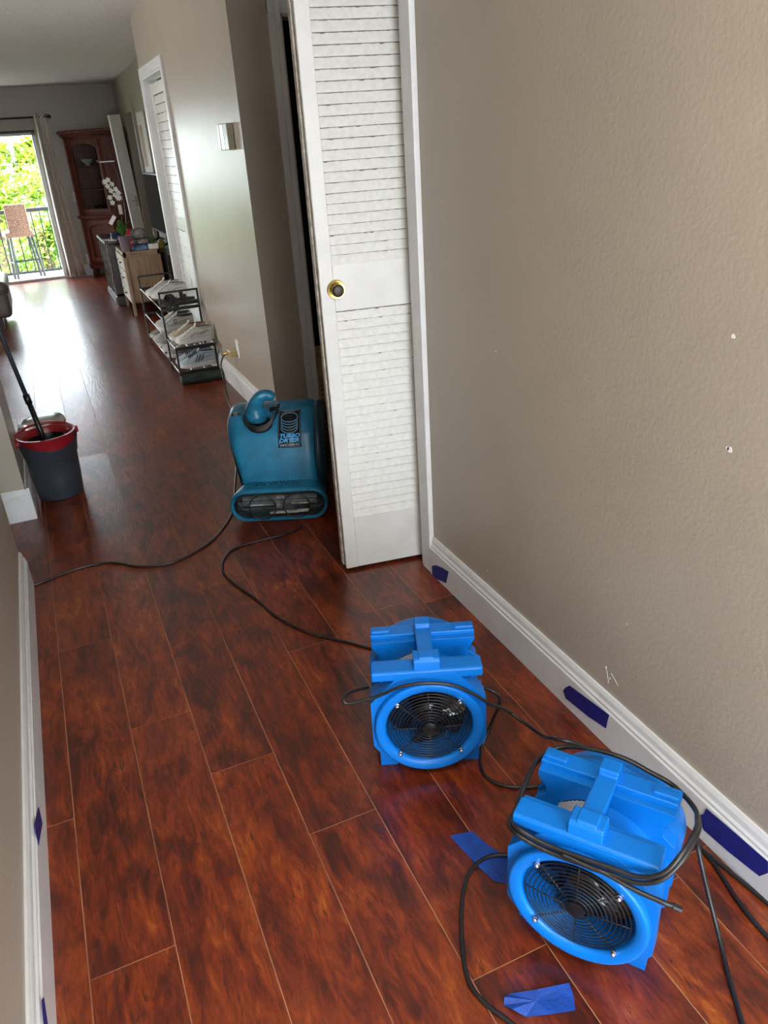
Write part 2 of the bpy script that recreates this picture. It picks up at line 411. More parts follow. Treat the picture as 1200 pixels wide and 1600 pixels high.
def slat_dust_shade(w, stile, sections, pitch, M, seed):
    """thin uneven dark line of dust and painted shadow under the lip of each slat"""
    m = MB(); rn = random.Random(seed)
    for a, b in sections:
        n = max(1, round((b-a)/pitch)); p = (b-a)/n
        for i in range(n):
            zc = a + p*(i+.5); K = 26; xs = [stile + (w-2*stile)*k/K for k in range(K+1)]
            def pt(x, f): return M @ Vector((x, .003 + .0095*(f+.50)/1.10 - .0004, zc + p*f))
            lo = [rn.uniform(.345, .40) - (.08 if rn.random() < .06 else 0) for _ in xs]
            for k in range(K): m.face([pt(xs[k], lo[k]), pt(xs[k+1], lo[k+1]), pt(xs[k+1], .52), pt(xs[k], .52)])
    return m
# the open bifold door in the foreground
A = Vector((0.819, 2.437, 0)); B = Vector((1.19, 2.383, 0)); u = (B-A).normalized()
Md = Matrix.Translation(A) @ Matrix.Rotation(math.atan2(u.y, u.x), 4, 'Z')
w_ = (B-A).length
SEC = [(0.225, 0.985), (1.135, 1.93)]
d1 = struct(louver_panel(MB(), w_, .030, (0.012, 2.03), .045, SEC, .0315, Md).build('door_1', M_door, bevel=.002))
louver_slats(MB(), w_, .030, .045, SEC, .0305, Md).build('louver_slats', mat('dusty_louver_paint', (.63, .62, .58), .5, var=.05, vscale=60), d1)
slat_dust_shade(w_, .045, SEC, .0305, Md, 21).build('slat_dust_shade', mat('dust_and_lip_shade', (.17, .15, .125), .9, var=.3, vscale=80), d1)  # dust and the shadow below each lip, coloured as one dark strip
Mb = Md @ Matrix.Translation((-0.006, .036, 0)) @ Matrix.Rotation(radians(2.6), 4, 'Z')
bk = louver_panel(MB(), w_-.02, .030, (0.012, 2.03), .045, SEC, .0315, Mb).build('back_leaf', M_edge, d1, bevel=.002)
louver_slats(MB(), w_-.02, .030, .045, SEC, .0305, Mb).build('back_leaf_slats', M_door, bk)
# worn edge strip of the front leaf
MB().box((-.0012, .004, .02), (0.0, .028, 2.02), Md).build('worn_edge', M_edge, d1)
kc = onpix(526, 453, 1, 2.425)
kp = Md @ Vector((0.0, 0, 0)); kx = 0.052; Mk = Md @ Matrix.Translation((kx, 0, 1.057))
kb = MB().lathe([(.0, .0), (.030, 0), (.031, -.003), (.029, -.006), (.022, -.005), (.017, -.005), (.012, -.018), (.0115, -.022)], axis=1, n=36, M=Mk).build('knob_rose', M_brass, d1, smooth=True)
sharpen(kb, 50)
sharpen(MB().lathe([(.008, -.020), (.0185, -.022), (.0205, -.027), (.0195, -.033), (.012, -.036), (.001, -.036)], axis=1, n=32, M=Mk).build('knob', M_bronze, kb), 60)
# hinges between the leaves
for z in (.3, 1.1, 1.85):
    MB().box((-.002, .022, z), (.004, .046, z+.06), Md).build('hinge', M_edge, d1)

# the hall closet's louvred door (closed, far along the wall)
Mc = Matrix.Translation((XM+.04, CO1-.01, 0)) @ Matrix.Rotation(radians(-90), 4, 'Z')
SEC2 = [(0.12, 0.92), (1.02, 1.88)]
d2 = struct(louver_panel(MB(), .88, .03, (0.012, 1.955), .05, SEC2, .06, Mc).build('door_2', M_door, bevel=.002))
louver_slats(MB(), .88, .03, .05, SEC2, .062, Mc).build('louver_slats', M_door, d2)
slat_dust_shade(.88, .05, SEC2, .062, Mc, 5).build('slat_dust_shade', MATS['dust_and_lip_shade'], d2)
kk = onpix(294, 362, 0, XM+.02)
sharpen(MB().lathe([(.006, 0), (.006, -.02), (.014, -.026), (.013, -.036), (.002, -.038)], c=(kk.y-0, 0, 0), axis=1, n=16, M=Matrix.Translation((XM+.04, 0, kk.z)) @ Matrix.Rotation(radians(90), 4, 'Z') @ Matrix.Scale(-1, 4, (0, 1, 0))).build('knob', M_white, d2), 60)

# sliding glass door at the far wall
sd = struct(MB().box((SX1-.045, 11.80, 0), (SX1, 11.92, SZ)).box((SX0, 11.80, 0), (SX0+.06, 11.92, SZ)).box((SX0, 11.79, -.01), (SX1, 11.96, .035)).box((SX0, 11.80, SZ-.05), (SX1, 11.92, SZ)).build('door_3', M_trim, bevel=.004))
MB().box((-1.70, 11.83, .03), (-1.64, 11.86, SZ-.05)).box((-.70, 11.83, .03), (-.64, 11.86, SZ-.05)).box((-1.64, 11.83, .03), (-.7, 11.86, .09)).box((-1.64, 11.83, SZ-.11), (-.7, 11.86, SZ-.05)).build('sliding_sash', M_trim, sd)
MB().box((-1.64, 11.842, .09), (-.70, 11.848, SZ-.11)).build('glass_pane', M_glass, sd)
MB().box((SX0, 11.775, 1.80), (SX1, 11.80, 1.845)).build('shade_hem_bar', M_rail, sd)
sh = MB().box((SX0-.02, 11.74, 1.83), (SX1+.01, 11.765, 1.955)).build('roller_shade', mat('roller_shade_cloth', (.42, .38, .34), .8, var=.04), sd)

# ------------------------------------------------------------------ blue axial fans
def ring_pts(r, y, zc, n=72): return [(r*cos(2*pi*i/n), y, zc + r*sin(2*pi*i/n)) for i in range(n)]
ZC, RC = 0.1623, 0.1352
def make_fan():
    root = empty('floor_fan')
    b = MB()
    outline = [(-.130, 0), (-.088, 0), (-.078, .022), (.078, .022), (.088, 0), (.130, 0), (.130, .058), (.1400, .068), (.1400, .236),
               (.117, .258), (.117, .292), (.134, .300), (.134, .318), (-.134, .318), (-.134, .300), (-.117, .292), (-.117, .258), (-.1400, .236), (-.1400, .068), (-.130, .058)]
    hb = MB()
    # front plate with a round hole is made of a fan of quads between outline and ring
    def plate(mb, y0, y1, rin):
        N = 96; ins = []; outs = []
        def ray_out(a):
            dx, dz = cos(a), sin(a); best = None
            for (x0, z0), (x1, z1) in zip(outline, outline[1:] + outline[:1]):
                ex, ez = x1-x0, z1-z0; den = dx*ez - dz*ex
                if abs(den) < 1e-12: continue
                t = ((x0)*ez - (z0-ZC)*ex)/den; s_ = ((x0)*dz - (z0-ZC)*dx)/den
                if t > 0 and -1e-6 <= s_ <= 1+1e-6 and (best is None or t > best): best = t
            return best
        angs = sorted(set([round(2*pi*i/N, 6) for i in range(N)] + [round(math.atan2(z-ZC, x) % (2*pi), 6) for x, z in outline]))
        for a in angs:
            t = ray_out(a); outs.append((t*cos(a), ZC+t*sin(a))); ins.append((rin*cos(a), ZC+rin*sin(a)))
        R = [[(x, y0, z) for x, z in outs], [(x, y0, z) for x, z in ins], [(x, y1, z) for x, z in ins], [(x, y1, z) for x, z in outs]]
        mb.rings(R, close=True)
    plate(hb, -.014, .016, .112)
    plate(hb, .090, .120, .112)
    o = hb.build('housing', M_blue, root, bevel=.005, seg=3)
    # centre drum with the carrying basin
    d = MB()
    d.lathe([(.112, .0), (.124, .0), (.119, .03), (.117, .055), (.119, .08), (.124, .109), (.112, .109), (.106, .055)], c=(0, 0, ZC), axis=1, n=64, closed=True)
    sharpen(d.build('drum', M_blue, root), 60)
    # side webs and the lower skirt between the plates
    for x0, x1, z0, z1 in ((-.134, -.112, .06, .20), (.112, .134, .06, .20), (-.126, -.092, .004, .05), (.092, .126, .004, .05)):
        MB().box((x0, -.01, z0), (x1, .112, z1)).build('side_web', M_blue, root, bevel=.006, seg=3)
    # raised front and rear faces that leave the diagonal ridges under the bars
    d = MB()
    for y0, y1 in ((-.0508, -.012), (.116, .1535)):
        N = 64; rin = .113
        pol = [(-.070, .318), (.070, .318), (.1435, .238), (.1435, .100), (.112, .058), (-.112, .058), (-.1435, .100), (-.1435, .238)]
        ins, outs = [], []
        for i in range(N):
            a = 2*pi*i/N; dx, dz = cos(a), sin(a); best = 9
            for (x0, z0), (x1, z1) in zip(pol, pol[1:]+pol[:1]):
                ex, ez = x1-x0, z1-z0; den = dx*ez-dz*ex
                if abs(den) < 1e-12: continue
                t = (x0*ez-(z0-ZC)*ex)/den; s_ = (x0*dz-(z0-ZC)*dx)/den
                if t > 0 and 0 <= s_ <= 1: best = min(best, t)
            outs.append((max(best, rin+.001)*dx, ZC+max(best, rin+.001)*dz)); ins.append((rin*dx, ZC+rin*dz))
        d.rings([[(x, y0, z) for x, z in outs], [(x, y0, z) for x, z in ins], [(x, y1, z) for x, z in ins], [(x, y1, z) for x, z in outs]], close=True)
    d.build('face_panel', M_blue, root, bevel=.003, seg=2)
    # stacking bars across the top, with raised pads at the ends of each
    d = MB()
    d.prism([(-.050, .303), (-.050, .324), (-.045, .3285), (0, .3285), (.002, .303)], 0, -.136, .136)
    d.build('stacking_bar', M_blue, root, bevel=.004, seg=3)
    d = MB(); d.prism([(.107, .303), (.109, .3285), (.150, .3285), (.155, .324), (.155, .303)], 0, -.136, .136)
    d.build('stacking_bar', M_blue, root, bevel=.004, seg=3)
    d = MB()
    for s_ in (-1, 1):
        x0, x1 = sorted((s_*.134, s_*.085))
        MB().box((x0, .118, .322), (x1, .136, .3345)).build('stacking_pad', M_blue, root, bevel=.004, seg=3)
    # carrying handle
    d = MB()
    d.prism([(-.044, .315), (-.040, .352), (-.034, .358), (.000, .358), (.004, .349), (.107, .345), (.110, .356), (.146, .356), (.150, .315), (.128, .315), (.118, .326), (.014, .328), (.004, .315)], 0, -.019, .021)
    d.prism([(-.046, .318), (-.042, .350), (-.036, .355), (.002, .355), (.006, .318)], 0, -.032, .034)
    d.build('handle', M_blue, root, bevel=.006, seg=3)
    # front and rear rings
    for nm, ys in (('front_ring', 1), ('rear_ring', -1)):
        RC = .1352 if ys == 1 else .1455
        def Y(v): return v if ys == 1 else .148 - v
        d = MB().lathe([(.112, Y(.0)), (.1085, Y(-.050)), (.1095, Y(-.060)), (.114, Y(-.0645)), (.122, Y(-.0665)), (RC-.005, Y(-.0680)), (RC, Y(-.0665)), (RC+.0016, Y(-.0610)), (RC+.001, Y(-.020)), (.130, Y(.015)), (.118, Y(.02))], c=(0, 0, ZC), axis=1, n=80, closed=True)
        sharpen(d.build(nm, M_blue2, root), 70)
    # inner duct
    d = MB().lathe([(.1115, .0), (.1080, -.05), (.1080, .200), (.1115, .13)], c=(0, 0, ZC), axis=1, n=64, closed=True)
    sharpen(d.build('duct', M_blue, root), 60)
    # wire guard
    def guard(nm, y, sgn):
        g = MB()
        for i in range(11):
            r = .0165 + i*.0086
            yy = y - sgn*.006*(1-(r/.1)**2)
            g.tube(ring_pts(r, yy, ZC, 60), .0013, 6, closed=True)
        for k in range(8):
            a = k*pi/4 + pi/2
            r1 = .108 if k % 2 else .104
            g.tube([(r*cos(a), y + .0015*sgn - sgn*.006*(1-(r/.1)**2), ZC+r*sin(a)) for r in (.012, .05, .08, r1)], .0014, 6)
        return g.build(nm, M_wire, root, smooth=True)
    g = guard('wire_guard', -.060, 1)
    sharpen(MB().lathe([(.001, -.0705), (.016, -.0705), (.0185, -.0695), (.0185, -.064), (.001, -.064)], c=(0, 0, ZC), axis=1, n=32).build('guard_hub', M_black, g), 50)
    for k in range(4):
        a = pi/4 + k*pi/2
        sharpen(MB().lathe([(.0001, -.0735), (.0028, -.073), (.0046, -.070), (.0046, -.066), (.0060, -.0655), (.0060, -.063), (.001, -.063)], c=(.1095*cos(a), 0, ZC+.1095*sin(a)), axis=1, n=14).build('screw', M_chrome, root), 50)
    guard('rear_wire_guard', .208, -1)
    # motor and blades
    sharpen(MB().lathe([(.001, -.018), (.030, -.018), (.038, -.010), (.040, .01), (.040, .05), (.046, .055), (.046, .12), (.03, .13), (.001, .13)], c=(0, 0, ZC), axis=1, n=40).build('motor', M_gloss, root), 50)
    for k in range(5):
        a0 = radians(58) + k*2*pi/5
        R = []
        for r in (.036, .060, .082, .1005):
            row = []
            for j in range(9):
                t = j/8; a = a0 + (t-.5)*radians(58) * (1.0 + .15*(r-.036)/.07)
                y = -.012 + t*.048*(1.15 - r*4)
                row.append((r*cos(a), y - .004*sin(pi*t), ZC + r*sin(a)))
            back = [(x, y+.0022, z) for x, y, z in row[::-1]]
            R.append(row + back)
        MB().rings(R).build('fan_blade', M_gloss, root, smooth=False)
    # label lying in the basin, on the left of the drum
    def lab(nm, a0, a1, y0, y1, m, off=.0006, n=8, par=root):
        q = MB()
        pts0 = []; pts1 = []
        for i in range(n+1):
            a = a0 + (a1-a0)*i/n
            for y, L in ((y0, pts0), (y1, pts1)):
                t = (y-.0)/.109; r = .124 - .007*sin(pi*min(max(t, 0), 1)) + off
                L.append((r*cos(a), y, ZC + r*sin(a)))
        vs = [(q.bm.verts.new(p), q.bm.verts.new(p2)) for p, p2 in zip(pts0, pts1)]
        for (a_, b_), (c_, d_) in zip(vs, vs[1:]): q.bm.faces.new((a_, b_, d_, c_))
        ob = q.build(nm, m, par); ob.modifiers.new('s', 'SOLIDIFY').thickness = .0004; return ob
    L = lab('rating_label', radians(101), radians(136), .040, .103, M_label)
    for i, (s0, s1) in enumerate(((.045, .051), (.057, .064), (.071, .077), (.084, .091))):
        lab('label_print', radians(103), radians(124 + 7*(i % 2)), s0, s1, M_black, .0022, 6, L)
    return root
fanA = make_fan()
fanB = copy_tree(fanA)
fanA.location = (0.6564, 1.4103, 0); fanA.rotation_euler = (0, 0, -.3876)
fanB.location = (0.7064, 0.8198, 0); fanB.rotation_euler = (0, 0, -.9413)
tag(fanA, 'bright blue axial floor fan with one cord across its front, the farther of the two', 'fan', 'blue axial floor fans on the wood floor')
tag(fanB, 'bright blue axial floor fan wrapped in black cord, the nearer one by the baseboard', 'fan', 'blue axial floor fans on the wood floor')

def cord(name, pts, r=.0042, parent=None, closed=False, k=8):
    return MB().tube(spline(pts, k, closed), r, 8, closed=closed).build(name, M_cord, parent, smooth=True)
# cord wound round the nearer fan (fan's own coordinates)
for i, (dz, rr) in enumerate(((0, 0), (.011, .004))):
    P = [(-.146-rr, .005, .292-dz), (-.143-rr, -.035, .297-dz), (-.122, -.062-rr, .312-dz), (-.083, -.066-rr, .305-dz), (-.046, -.066-rr, .302-dz), (0, -.066-rr, .304-dz), (.06, -.066-rr, .308-dz), (.104, -.067-rr, .313-dz), (.142, -.060-rr, .335-dz),
         (.165+rr, -.030, .365-dz), (.176+rr, .020, .372-dz*.5), (.173+rr, .075, .345-dz*.6), (.160, .13+rr, .318-dz*.6), (.115, .172+rr, .312-dz*.3), (.061, .176+rr, .326-dz*.3), (.01, .176+rr, .338-dz*.3), (-.055, .174+rr, .336-dz*.3), (-.115, .168+rr, .320-dz*.5), (-.146-rr, .125, .312-dz), (-.148-rr, .06, .306-dz)]
    cord('power_cord', P, .0047, fanB, closed=True)
cord('cord_tail', [(-.03, -.072, .300), (.02, -.073, .297), (.051, -.072, .296), (.106, -.070, .281), (.150, -.068, .276), (.166, -.062, .270)], .0048, fanB)
MB().tube([(.166, -.062, .270), (.180, -.058, .264)], .0058, 8).build('cord_plug', M_black, fanB)
# cord across the farther fan
MBc = [(-.150, .03, .226), (-.193, -.02, .255), (-.208, -.055, .262), (-.196, -.062, .254), (-.14, -.062, .266), (-.107, -.064, .279), (-.059, -.068, .302), (.003, -.071, .308), (.065, -.070, .294), (.119, -.066, .255), (.151, -.06, .222), (.180, -.05, .20), (.207, -.05, .18)]
cord('power_cord', MBc, .0042, fanA)

# ------------------------------------------------------------------ teal centrifugal blower
def make_blower():
    root = empty('carpet_blower', (0.724, 3.0, 0), -.4143)
    CY, CZ, R = .29, .24, .21
    # side outline (y, z) of the scroll
    prof = [(.085, .04), (.085, .15)]
    for i in range(0, 19):
        a = pi - radians(25) - (pi - radians(25) + radians(20))*i/18
        prof.append((CY + R*cos(a), CZ + R*sin(a)))
    prof += [(.49, .10), (.48, .02), (.46, 0), (.12, 0)]
    def body_x(z, side):   # half width of the shell at a given height
        if side < 0: return -.168 - .050*min(max((z-.12)/.30, 0), 1)
        return .172 + .010*min(max((z-.10)/.14, 0), 1)
    m = MB()
    secs = []
    for t, inset in ((0, .035), (.03, .012), (.08, .002), (.15, 0), (.5, 0), (.85, 0), (.92, .002), (.97, .012), (1, .035)):
        ring = []
        for y, z in prof:
            x0, x1 = body_x(z, -1), body_x(z, 1)
            dy, dz = y-CY, z-CZ; L = math.hypot(dy, dz) or 1
            k = (L-inset)/L
            ring.append((x0 + (x1-x0)*t, CY+dy*k, max(CZ+dz*k, 0.0)))
        secs.append(ring)
    m.rings(secs)
    o = m.build('scroll_housing', M_teal, root); sharpen(o, 38)
    # nozzle: stadium mouth growing out of the housing
    def stadium(w, h, zc, y, n=14, xo=0.0):
        r = h/2; pts = []
        for i in range(n+1):
            a = -pi/2 + pi*i/n; pts.append((xo + w/2-r + r*cos(a), y, zc + r*sin(a)))
        for i in range(n+1):
            a = pi/2 + pi*i/n; pts.append((xo - w/2+r + r*cos(a), y, zc + r*sin(a)))
        return pts
    m = MB()
    m.rings([stadium(.395, .118, .070, .15), stadium(.398, .120, .070, .03), stadium(.402, .122, .071, .004), stadium(.418, .134, .072, -.004), stadium(.432, .146, .0745, .004), stadium(.432, .148, .0755, .020),
             stadium(.405, .152, .0765, .075), stadium(.36, .155, .079, .13), stadium(.33, .12, .079, .15)], close=True)
    sharpen(m.build('outlet_nozzle', M_teal, root), 60)
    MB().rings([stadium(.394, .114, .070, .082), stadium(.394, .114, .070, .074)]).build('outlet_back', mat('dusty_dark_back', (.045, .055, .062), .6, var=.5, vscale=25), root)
    MB().rings([stadium(.393, .115, .070, .148), stadium(.394, .116, .070, .016), stadium(.396, .118, .070, .016), stadium(.395, .117, .070, .148)], close=True).build('added_outlet_skin', mat('added_dark_skin', (.02, .035, .042), .5, var=.4), root)  # dark skin added to make the inside of the mouth dark
    # impeller drum seen through the mouth, pale dust on its fins
    im = MB().lathe([(.030, -.165), (.030, .165)], c=(0, .062, .078), axis=0, n=20).build('impeller', mat('dusty_impeller', (.10, .11, .115), .6, var=.4, vscale=30), root)
    f_ = MB()
    f_.box((-.05, .030, .020), (.075, .044, .028)); f_.box((.07, .030, .022), (.125, .044, .034)); f_.box((-.015, .030, .052), (.010, .034, .068)); f_.box((-.01, .030, .092), (.022, .034, .108)); f_.box((-.14, .034, .060), (-.03, .036, .080)); f_.box((.05, .034, .060), (.13, .036, .082))
    f_.build('impeller_fin', mat('pale_dust', (.33, .31, .28), .8, var=.5, vscale=18), im)
    g = MB()
    for cx in (-.072, .078):
        g.tube([(cx + .058*cos(2*pi*i/36), -.0015, .068 + .058*sin(2*pi*i/36)) for i in range(36)], .0030, 6, closed=True)
    for z in (.052, .070, .098): g.tube([(-.192, .004, z), (.192, .004, z)], .0018, 6)
    g.tube([(x, y+.006, z) for x, y, z in stadium(.39, .105, .070, 0)], .0018, 6, closed=True)
    g.build('mouth_guard', M_wire, root, smooth=True)
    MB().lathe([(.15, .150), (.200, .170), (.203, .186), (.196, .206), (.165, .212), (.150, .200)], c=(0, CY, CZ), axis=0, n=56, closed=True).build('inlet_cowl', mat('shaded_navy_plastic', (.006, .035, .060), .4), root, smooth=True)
    # inlet grille on the right side
    for nm, s_ in (('inlet_grille', 1),):
        q = MB(); X = .203
        q.lathe([(.160, X-.004*s_), (.165, X+.004*s_), (.150, X+.010*s_), (.140, X+.002*s_)], c=(0, CY, CZ), axis=0, n=48, closed=True)
        for r in (.03, .055, .08, .105, .13): q.tube([(X+.006*s_, CY+r*cos(2*pi*i/40), CZ+r*sin(2*pi*i/40)) for i in range(40)], .0028, 6, closed=True)
        for k in range(6): q.tube([(X+.005*s_, CY+r*cos(k*pi/3), CZ+r*sin(k*pi/3)) for r in (.01, .15)], .0028, 6)
        sharpen(q.build(nm, M_black, root), 50)
    # feet
    for x in (-.15, .15):
        for y in (.14, .44):
            pass
    # handle: a thick arm that rises at the left and hooks back to the right
    P = [(-.072, .150, .408), (-.072, .152, .432), (-.076, .158, .458), (-.074, .170, .484), (-.058, .183, .508), (-.034, .190, .517), (-.010, .190, .512), (.008, .190, .503)]
    rad = [.034, .054, .052, .037, .029, .027, .026, .018]
    P2 = spline(P, 4); r2 = []
    for i in range(len(P2)):
        t = i/4; j = min(int(t), len(rad)-2); r2.append(rad[j] + (rad[j+1]-rad[j])*(t-j))
    r2[0] *= .5; r2[-1] *= .7
    MB().tube(P2, .03, 16, radii=r2, flat=.9).build('carry_handle', M_teal, root, smooth=True)
    # recess under the handle with the wound cord
    rc = MB()
    rc.lathe([(.001, .0), (.052, 0), (.056, .004), (.050, .012), (.001, .014)], c=(0, 0, 0), axis=2, n=28, sx=1, sy=.8,
             M=Matrix.Translation((-.062, .150, .396)) @ Matrix.Rotation(radians(38), 4, 'X'))
    rc.build('cord_recess', M_black, root, smooth=True)
    cw = MB()
    for k in range(4):
        d_ = k*.006
        cw.tube(spline([(-.128, .150, .446-d_*.3), (-.122, .128, .432-d_), (-.103, .116, .414-d_), (-.069, .108-d_*.3, .402-d_), (-.028, .116, .408-d_), (.004, .135, .438-d_*.8), (.020, .160, .468-d_*.6), (.026, .19, .476-d_*.4), (.010, .215, .462)], 5), .0036, 6)
    for k in range(3):
        cw.tube(spline([(.022, .165, .470-k*.007), (.002, .19, .462-k*.006), (-.02, .20, .452-k*.006)], 4), .0034, 6)
    cw.build('wound_cord', M_cord, root, smooth=True)
    # switch at the top left shoulder
    MB().box((-.195, .20, .418), (-.150, .235, .436)).build('switch_plate', M_black, root, bevel=.003)
    MB().box((-.182, .195, .425), (-.166, .222, .439)).build('rocker_switch', mat('slate_switch', (.08, .12, .16), .3), root, bevel=.002)
    # the black label bent over the scroll; s = arc length upward from its lower edge
    A0 = math.asin((.290-CZ)/(R+.0)) ; x0, x1 = .016, .116; H_ = .186; RR = R + .0012
    def on(x, s, off=0.0):
        a = pi - (A0 + s/RR); return Vector((x, CY + (RR+off)*cos(a), CZ + (RR+off)*sin(a)))
    A0 = math.asin(.066/R)
    def patch(nm, xa, xb, sa, sb, m_, off, par, n=14):
        q = MB(); prev = None
        for i in range(n+1):
            s_ = sa + (sb-sa)*i/n
            v = (q.bm.verts.new(on(xa, s_, off)), q.bm.verts.new(on(xb, s_, off)))
            if prev: q.bm.faces.new((prev[0], prev[1], v[1], v[0]))
            prev = v
        ob = q.build(nm, m_, par, smooth=True); ob.modifiers.new('s', 'SOLIDIFY').thickness = -.0006; return ob
    lb = patch('label_plate', x0, x1, 0, H_, M_black, 0, root)
    Mlb = mat('light_blue_print', (.06, .40, .80), .4); Mpale = mat('pale_grey_print', (.32, .42, .50), .4)
    q = MB()
    for j, c in enumerate((.088, .101, .114, .127, .140)):
        full = j == 4
        rng_ = range(0, 40) if full else range(20, 41)
        pts = [on((x0+x1)/2 + .036*cos(2*pi*i/40), c + .025*sin(2*pi*i/40), .001) for i in rng_]
        q.tube(pts, .0016, 5, closed=full)
    q.build('label_rings', mat('ring_print', (.12, .32, .50), .4), lb)
    q = MB()
    e = .004
    fr = [on(x0+e, e+i*(H_-2*e)/12, .001) for i in range(13)] + [on(x1-e, e+(12-i)*(H_-2*e)/12, .001) for i in range(13)]
    q.tube(fr, .0007, 4, closed=True); q.build('label_border', Mpale, lb)
    def text(nm, body, size, xc, s_, m_, shear=0.0, bold=0.0, width=None):
        cu = bpy.data.curves.new(nm, 'FONT'); cu.body = body; cu.size = size; cu.align_x = 'CENTER'; cu.shear = shear; cu.offset = bold; cu.resolution_u = 2; cu.extrude = 0
        tmp = bpy.data.objects.new('tmp', cu); COL.objects.link(tmp)
        dg = bpy.context.evaluated_depsgraph_get(); me = bpy.data.meshes.new_from_object(tmp.evaluated_get(dg))
        bpy.data.objects.remove(tmp); me.name = nm
        xs = [v.co.x for v in me.vertices]; sc = (width/(max(xs)-min(xs))) if width else 1.0
        xm = (max(xs)+min(xs))/2
        for v in me.vertices: v.co = on(xc + (v.co.x-xm)*sc, s_ + v.co.y, .0016)
        me.materials.append(m_)
        ob = bpy.data.objects.new(nm, me); COL.objects.link(ob); ob.parent = lb
    xm = (x0+x1)/2
    text('label_text', 'TURBO', .0240, xm+.002, .0430, Mlb, .25, .0010, .088)
    text('label_text', 'DRYER', .0240, xm-.002, .0225, Mlb, .25, .0010, .088)
    text('label_text', 'SANTANA·FX', .0140, xm, .0070, Mpale, 0.0, .0003, .086)
    text('label_text', 'DRI-EAZ', .0100, xm, .1700, Mpale, 0.1, .0001, .050)
    # moulded lettering on the ledge: a row of small worn dimples
    q = MB(); rn = random.Random(5)
    for r_ in range(2):
        for i in range(13):
            if rn.random() < .2: continue
            x = -.10 + i*.0165 + r_*.006; y = .052 + r_*.020; z = .1525
            q.box((x, y, z), (x+rn.uniform(.004, .010), y+.008, z+.0016), Matrix.Rotation(radians(0), 4, 'X'))
    q.build('moulded_mark', mat('teal_dark_mark', (.012, .03, .04), .7), root)
    tag(root, 'teal centrifugal carpet blower with black label and hooked top handle', 'blower')
    return root
make_blower()

# ------------------------------------------------------------------ cords on the floor
def ground(pix, z=.0045): return [F(x, y, z) for x, y in pix]
outlet_c = Vector((XM, 4.93, .315))
p1 = [Vector((XM-.03, 5.03, .268)), Vector((.99, 5.05, .262)), Vector((.955, 5.04, .20)), Vector((.945, 4.97, .09)), Vector((.925, 4.80, .010))] + \
     ground([(364, 645), (366, 672), (371, 715), (369, 735), (367, 760), (366, 785), (360, 808), (345, 830), (330, 846), (306, 862), (280, 875), (250, 883), (215, 885), (185, 880), (160, 880), (130, 886), (100, 896), (45, 916)])
p1 += [Vector((-.45, 2.99, .0045)), Vector((-.9, 3.1, .0045))]
tag(cord('power_cord', p1, .0048, k=5), 'black cord from the wall outlet past the blower and out through the left opening', 'cord')
p2 = [F(470, 818, .006)] + ground([(466, 826), (440, 836), (400, 846), (365, 858), (349, 876), (350, 896), (370, 915), (400, 936), (425, 958), (450, 974), (475, 986), (500, 994), (540, 1003), (575, 1012), (610, 1020)])
tag(cord('power_cord', p2, .0048, k=5), 'black cord looping over the floor from the blower to the farther blue fan', 'cord')
p3 = [Matrix.Translation(fanA.location) @ Matrix.Rotation(-.3876, 4, 'Z') @ Vector((.150, .03, .20)), F(775, 1083, .19), F(781, 1098, .15), F(768, 1130, .06), F(752, 1172, .010), F(752, 1200, .005), F(765, 1218, .005), F(795, 1229, .005), F(835, 1229, .005), F(870, 1222, .005)]
tag(cord('power_cord', p3, .0045, k=6), 'short black cord drooping to the floor between the two blue fans', 'cord')
def LB(f, x, y, z): return Matrix.Translation(f.location) @ Matrix.Rotation(f.rotation_euler.z, 4, 'Z') @ Vector((x, y, z))
p4 = [LB(fanA, .205, -.05, .181), F(826, 1134, .17), F(850, 1150, .20), LB(fanB, -.135, .185, .322), LB(fanB, -.09, .178, .334), LB(fanB, -.055, .176, .334)]
tag(cord('power_cord', p4, .0047, k=6), 'black cord strung from the farther blue fan to the back of the nearer one', 'cord')
p5 = [LB(fanB, -.16, .05, .006), F(820, 1343, .006), F(785, 1336, .006), F(756, 1342, .006), F(732, 1366, .0055), F(722, 1410, .005), F(722, 1470, .005), F(730, 1525, .005), F(752, 1562, .005), F(800, 1600, .005), F(830, 1625, .005), F(850, 1660, .005)]
tag(cord('power_cord', p5, .0048, k=6), 'black cord curving on the floor in front of the nearer fan, beside the loose tape', 'cord')
p6 = [LB(fanB, .176, .06, .345), F(1088, 1308, .20), F(1098, 1360, .13), F(1110, 1410, .07), F(1124, 1465, .02), F(1140, 1530, .005), F(1160, 1598, .005), F(1180, 1670, .005)]
tag(cord('power_cord', p6, .0050, k=6), 'black cord hanging from the nearer fan down to the bare floor beside it', 'cord')
p7 = [F(1082, 1312, .006), F(1100, 1330, .006), F(1125, 1350, .006), F(1160, 1378, .006), F(1200, 1412, .006), F(1240, 1448, .006)]
tag(cord('power_cord', p7, .0050, k=6), 'black cord lying along the foot of the right baseboard', 'cord')
p8 = [F(1090, 1322, .006), F(1112, 1345, .006), F(1130, 1372, .006), F(1150, 1403, .006), F(1178, 1440, .006), F(1215, 1480, .006)]
tag(cord('power_cord', p8, .0050, k=6), 'black cord on the floor branching away from the cord at the baseboard', 'cord')

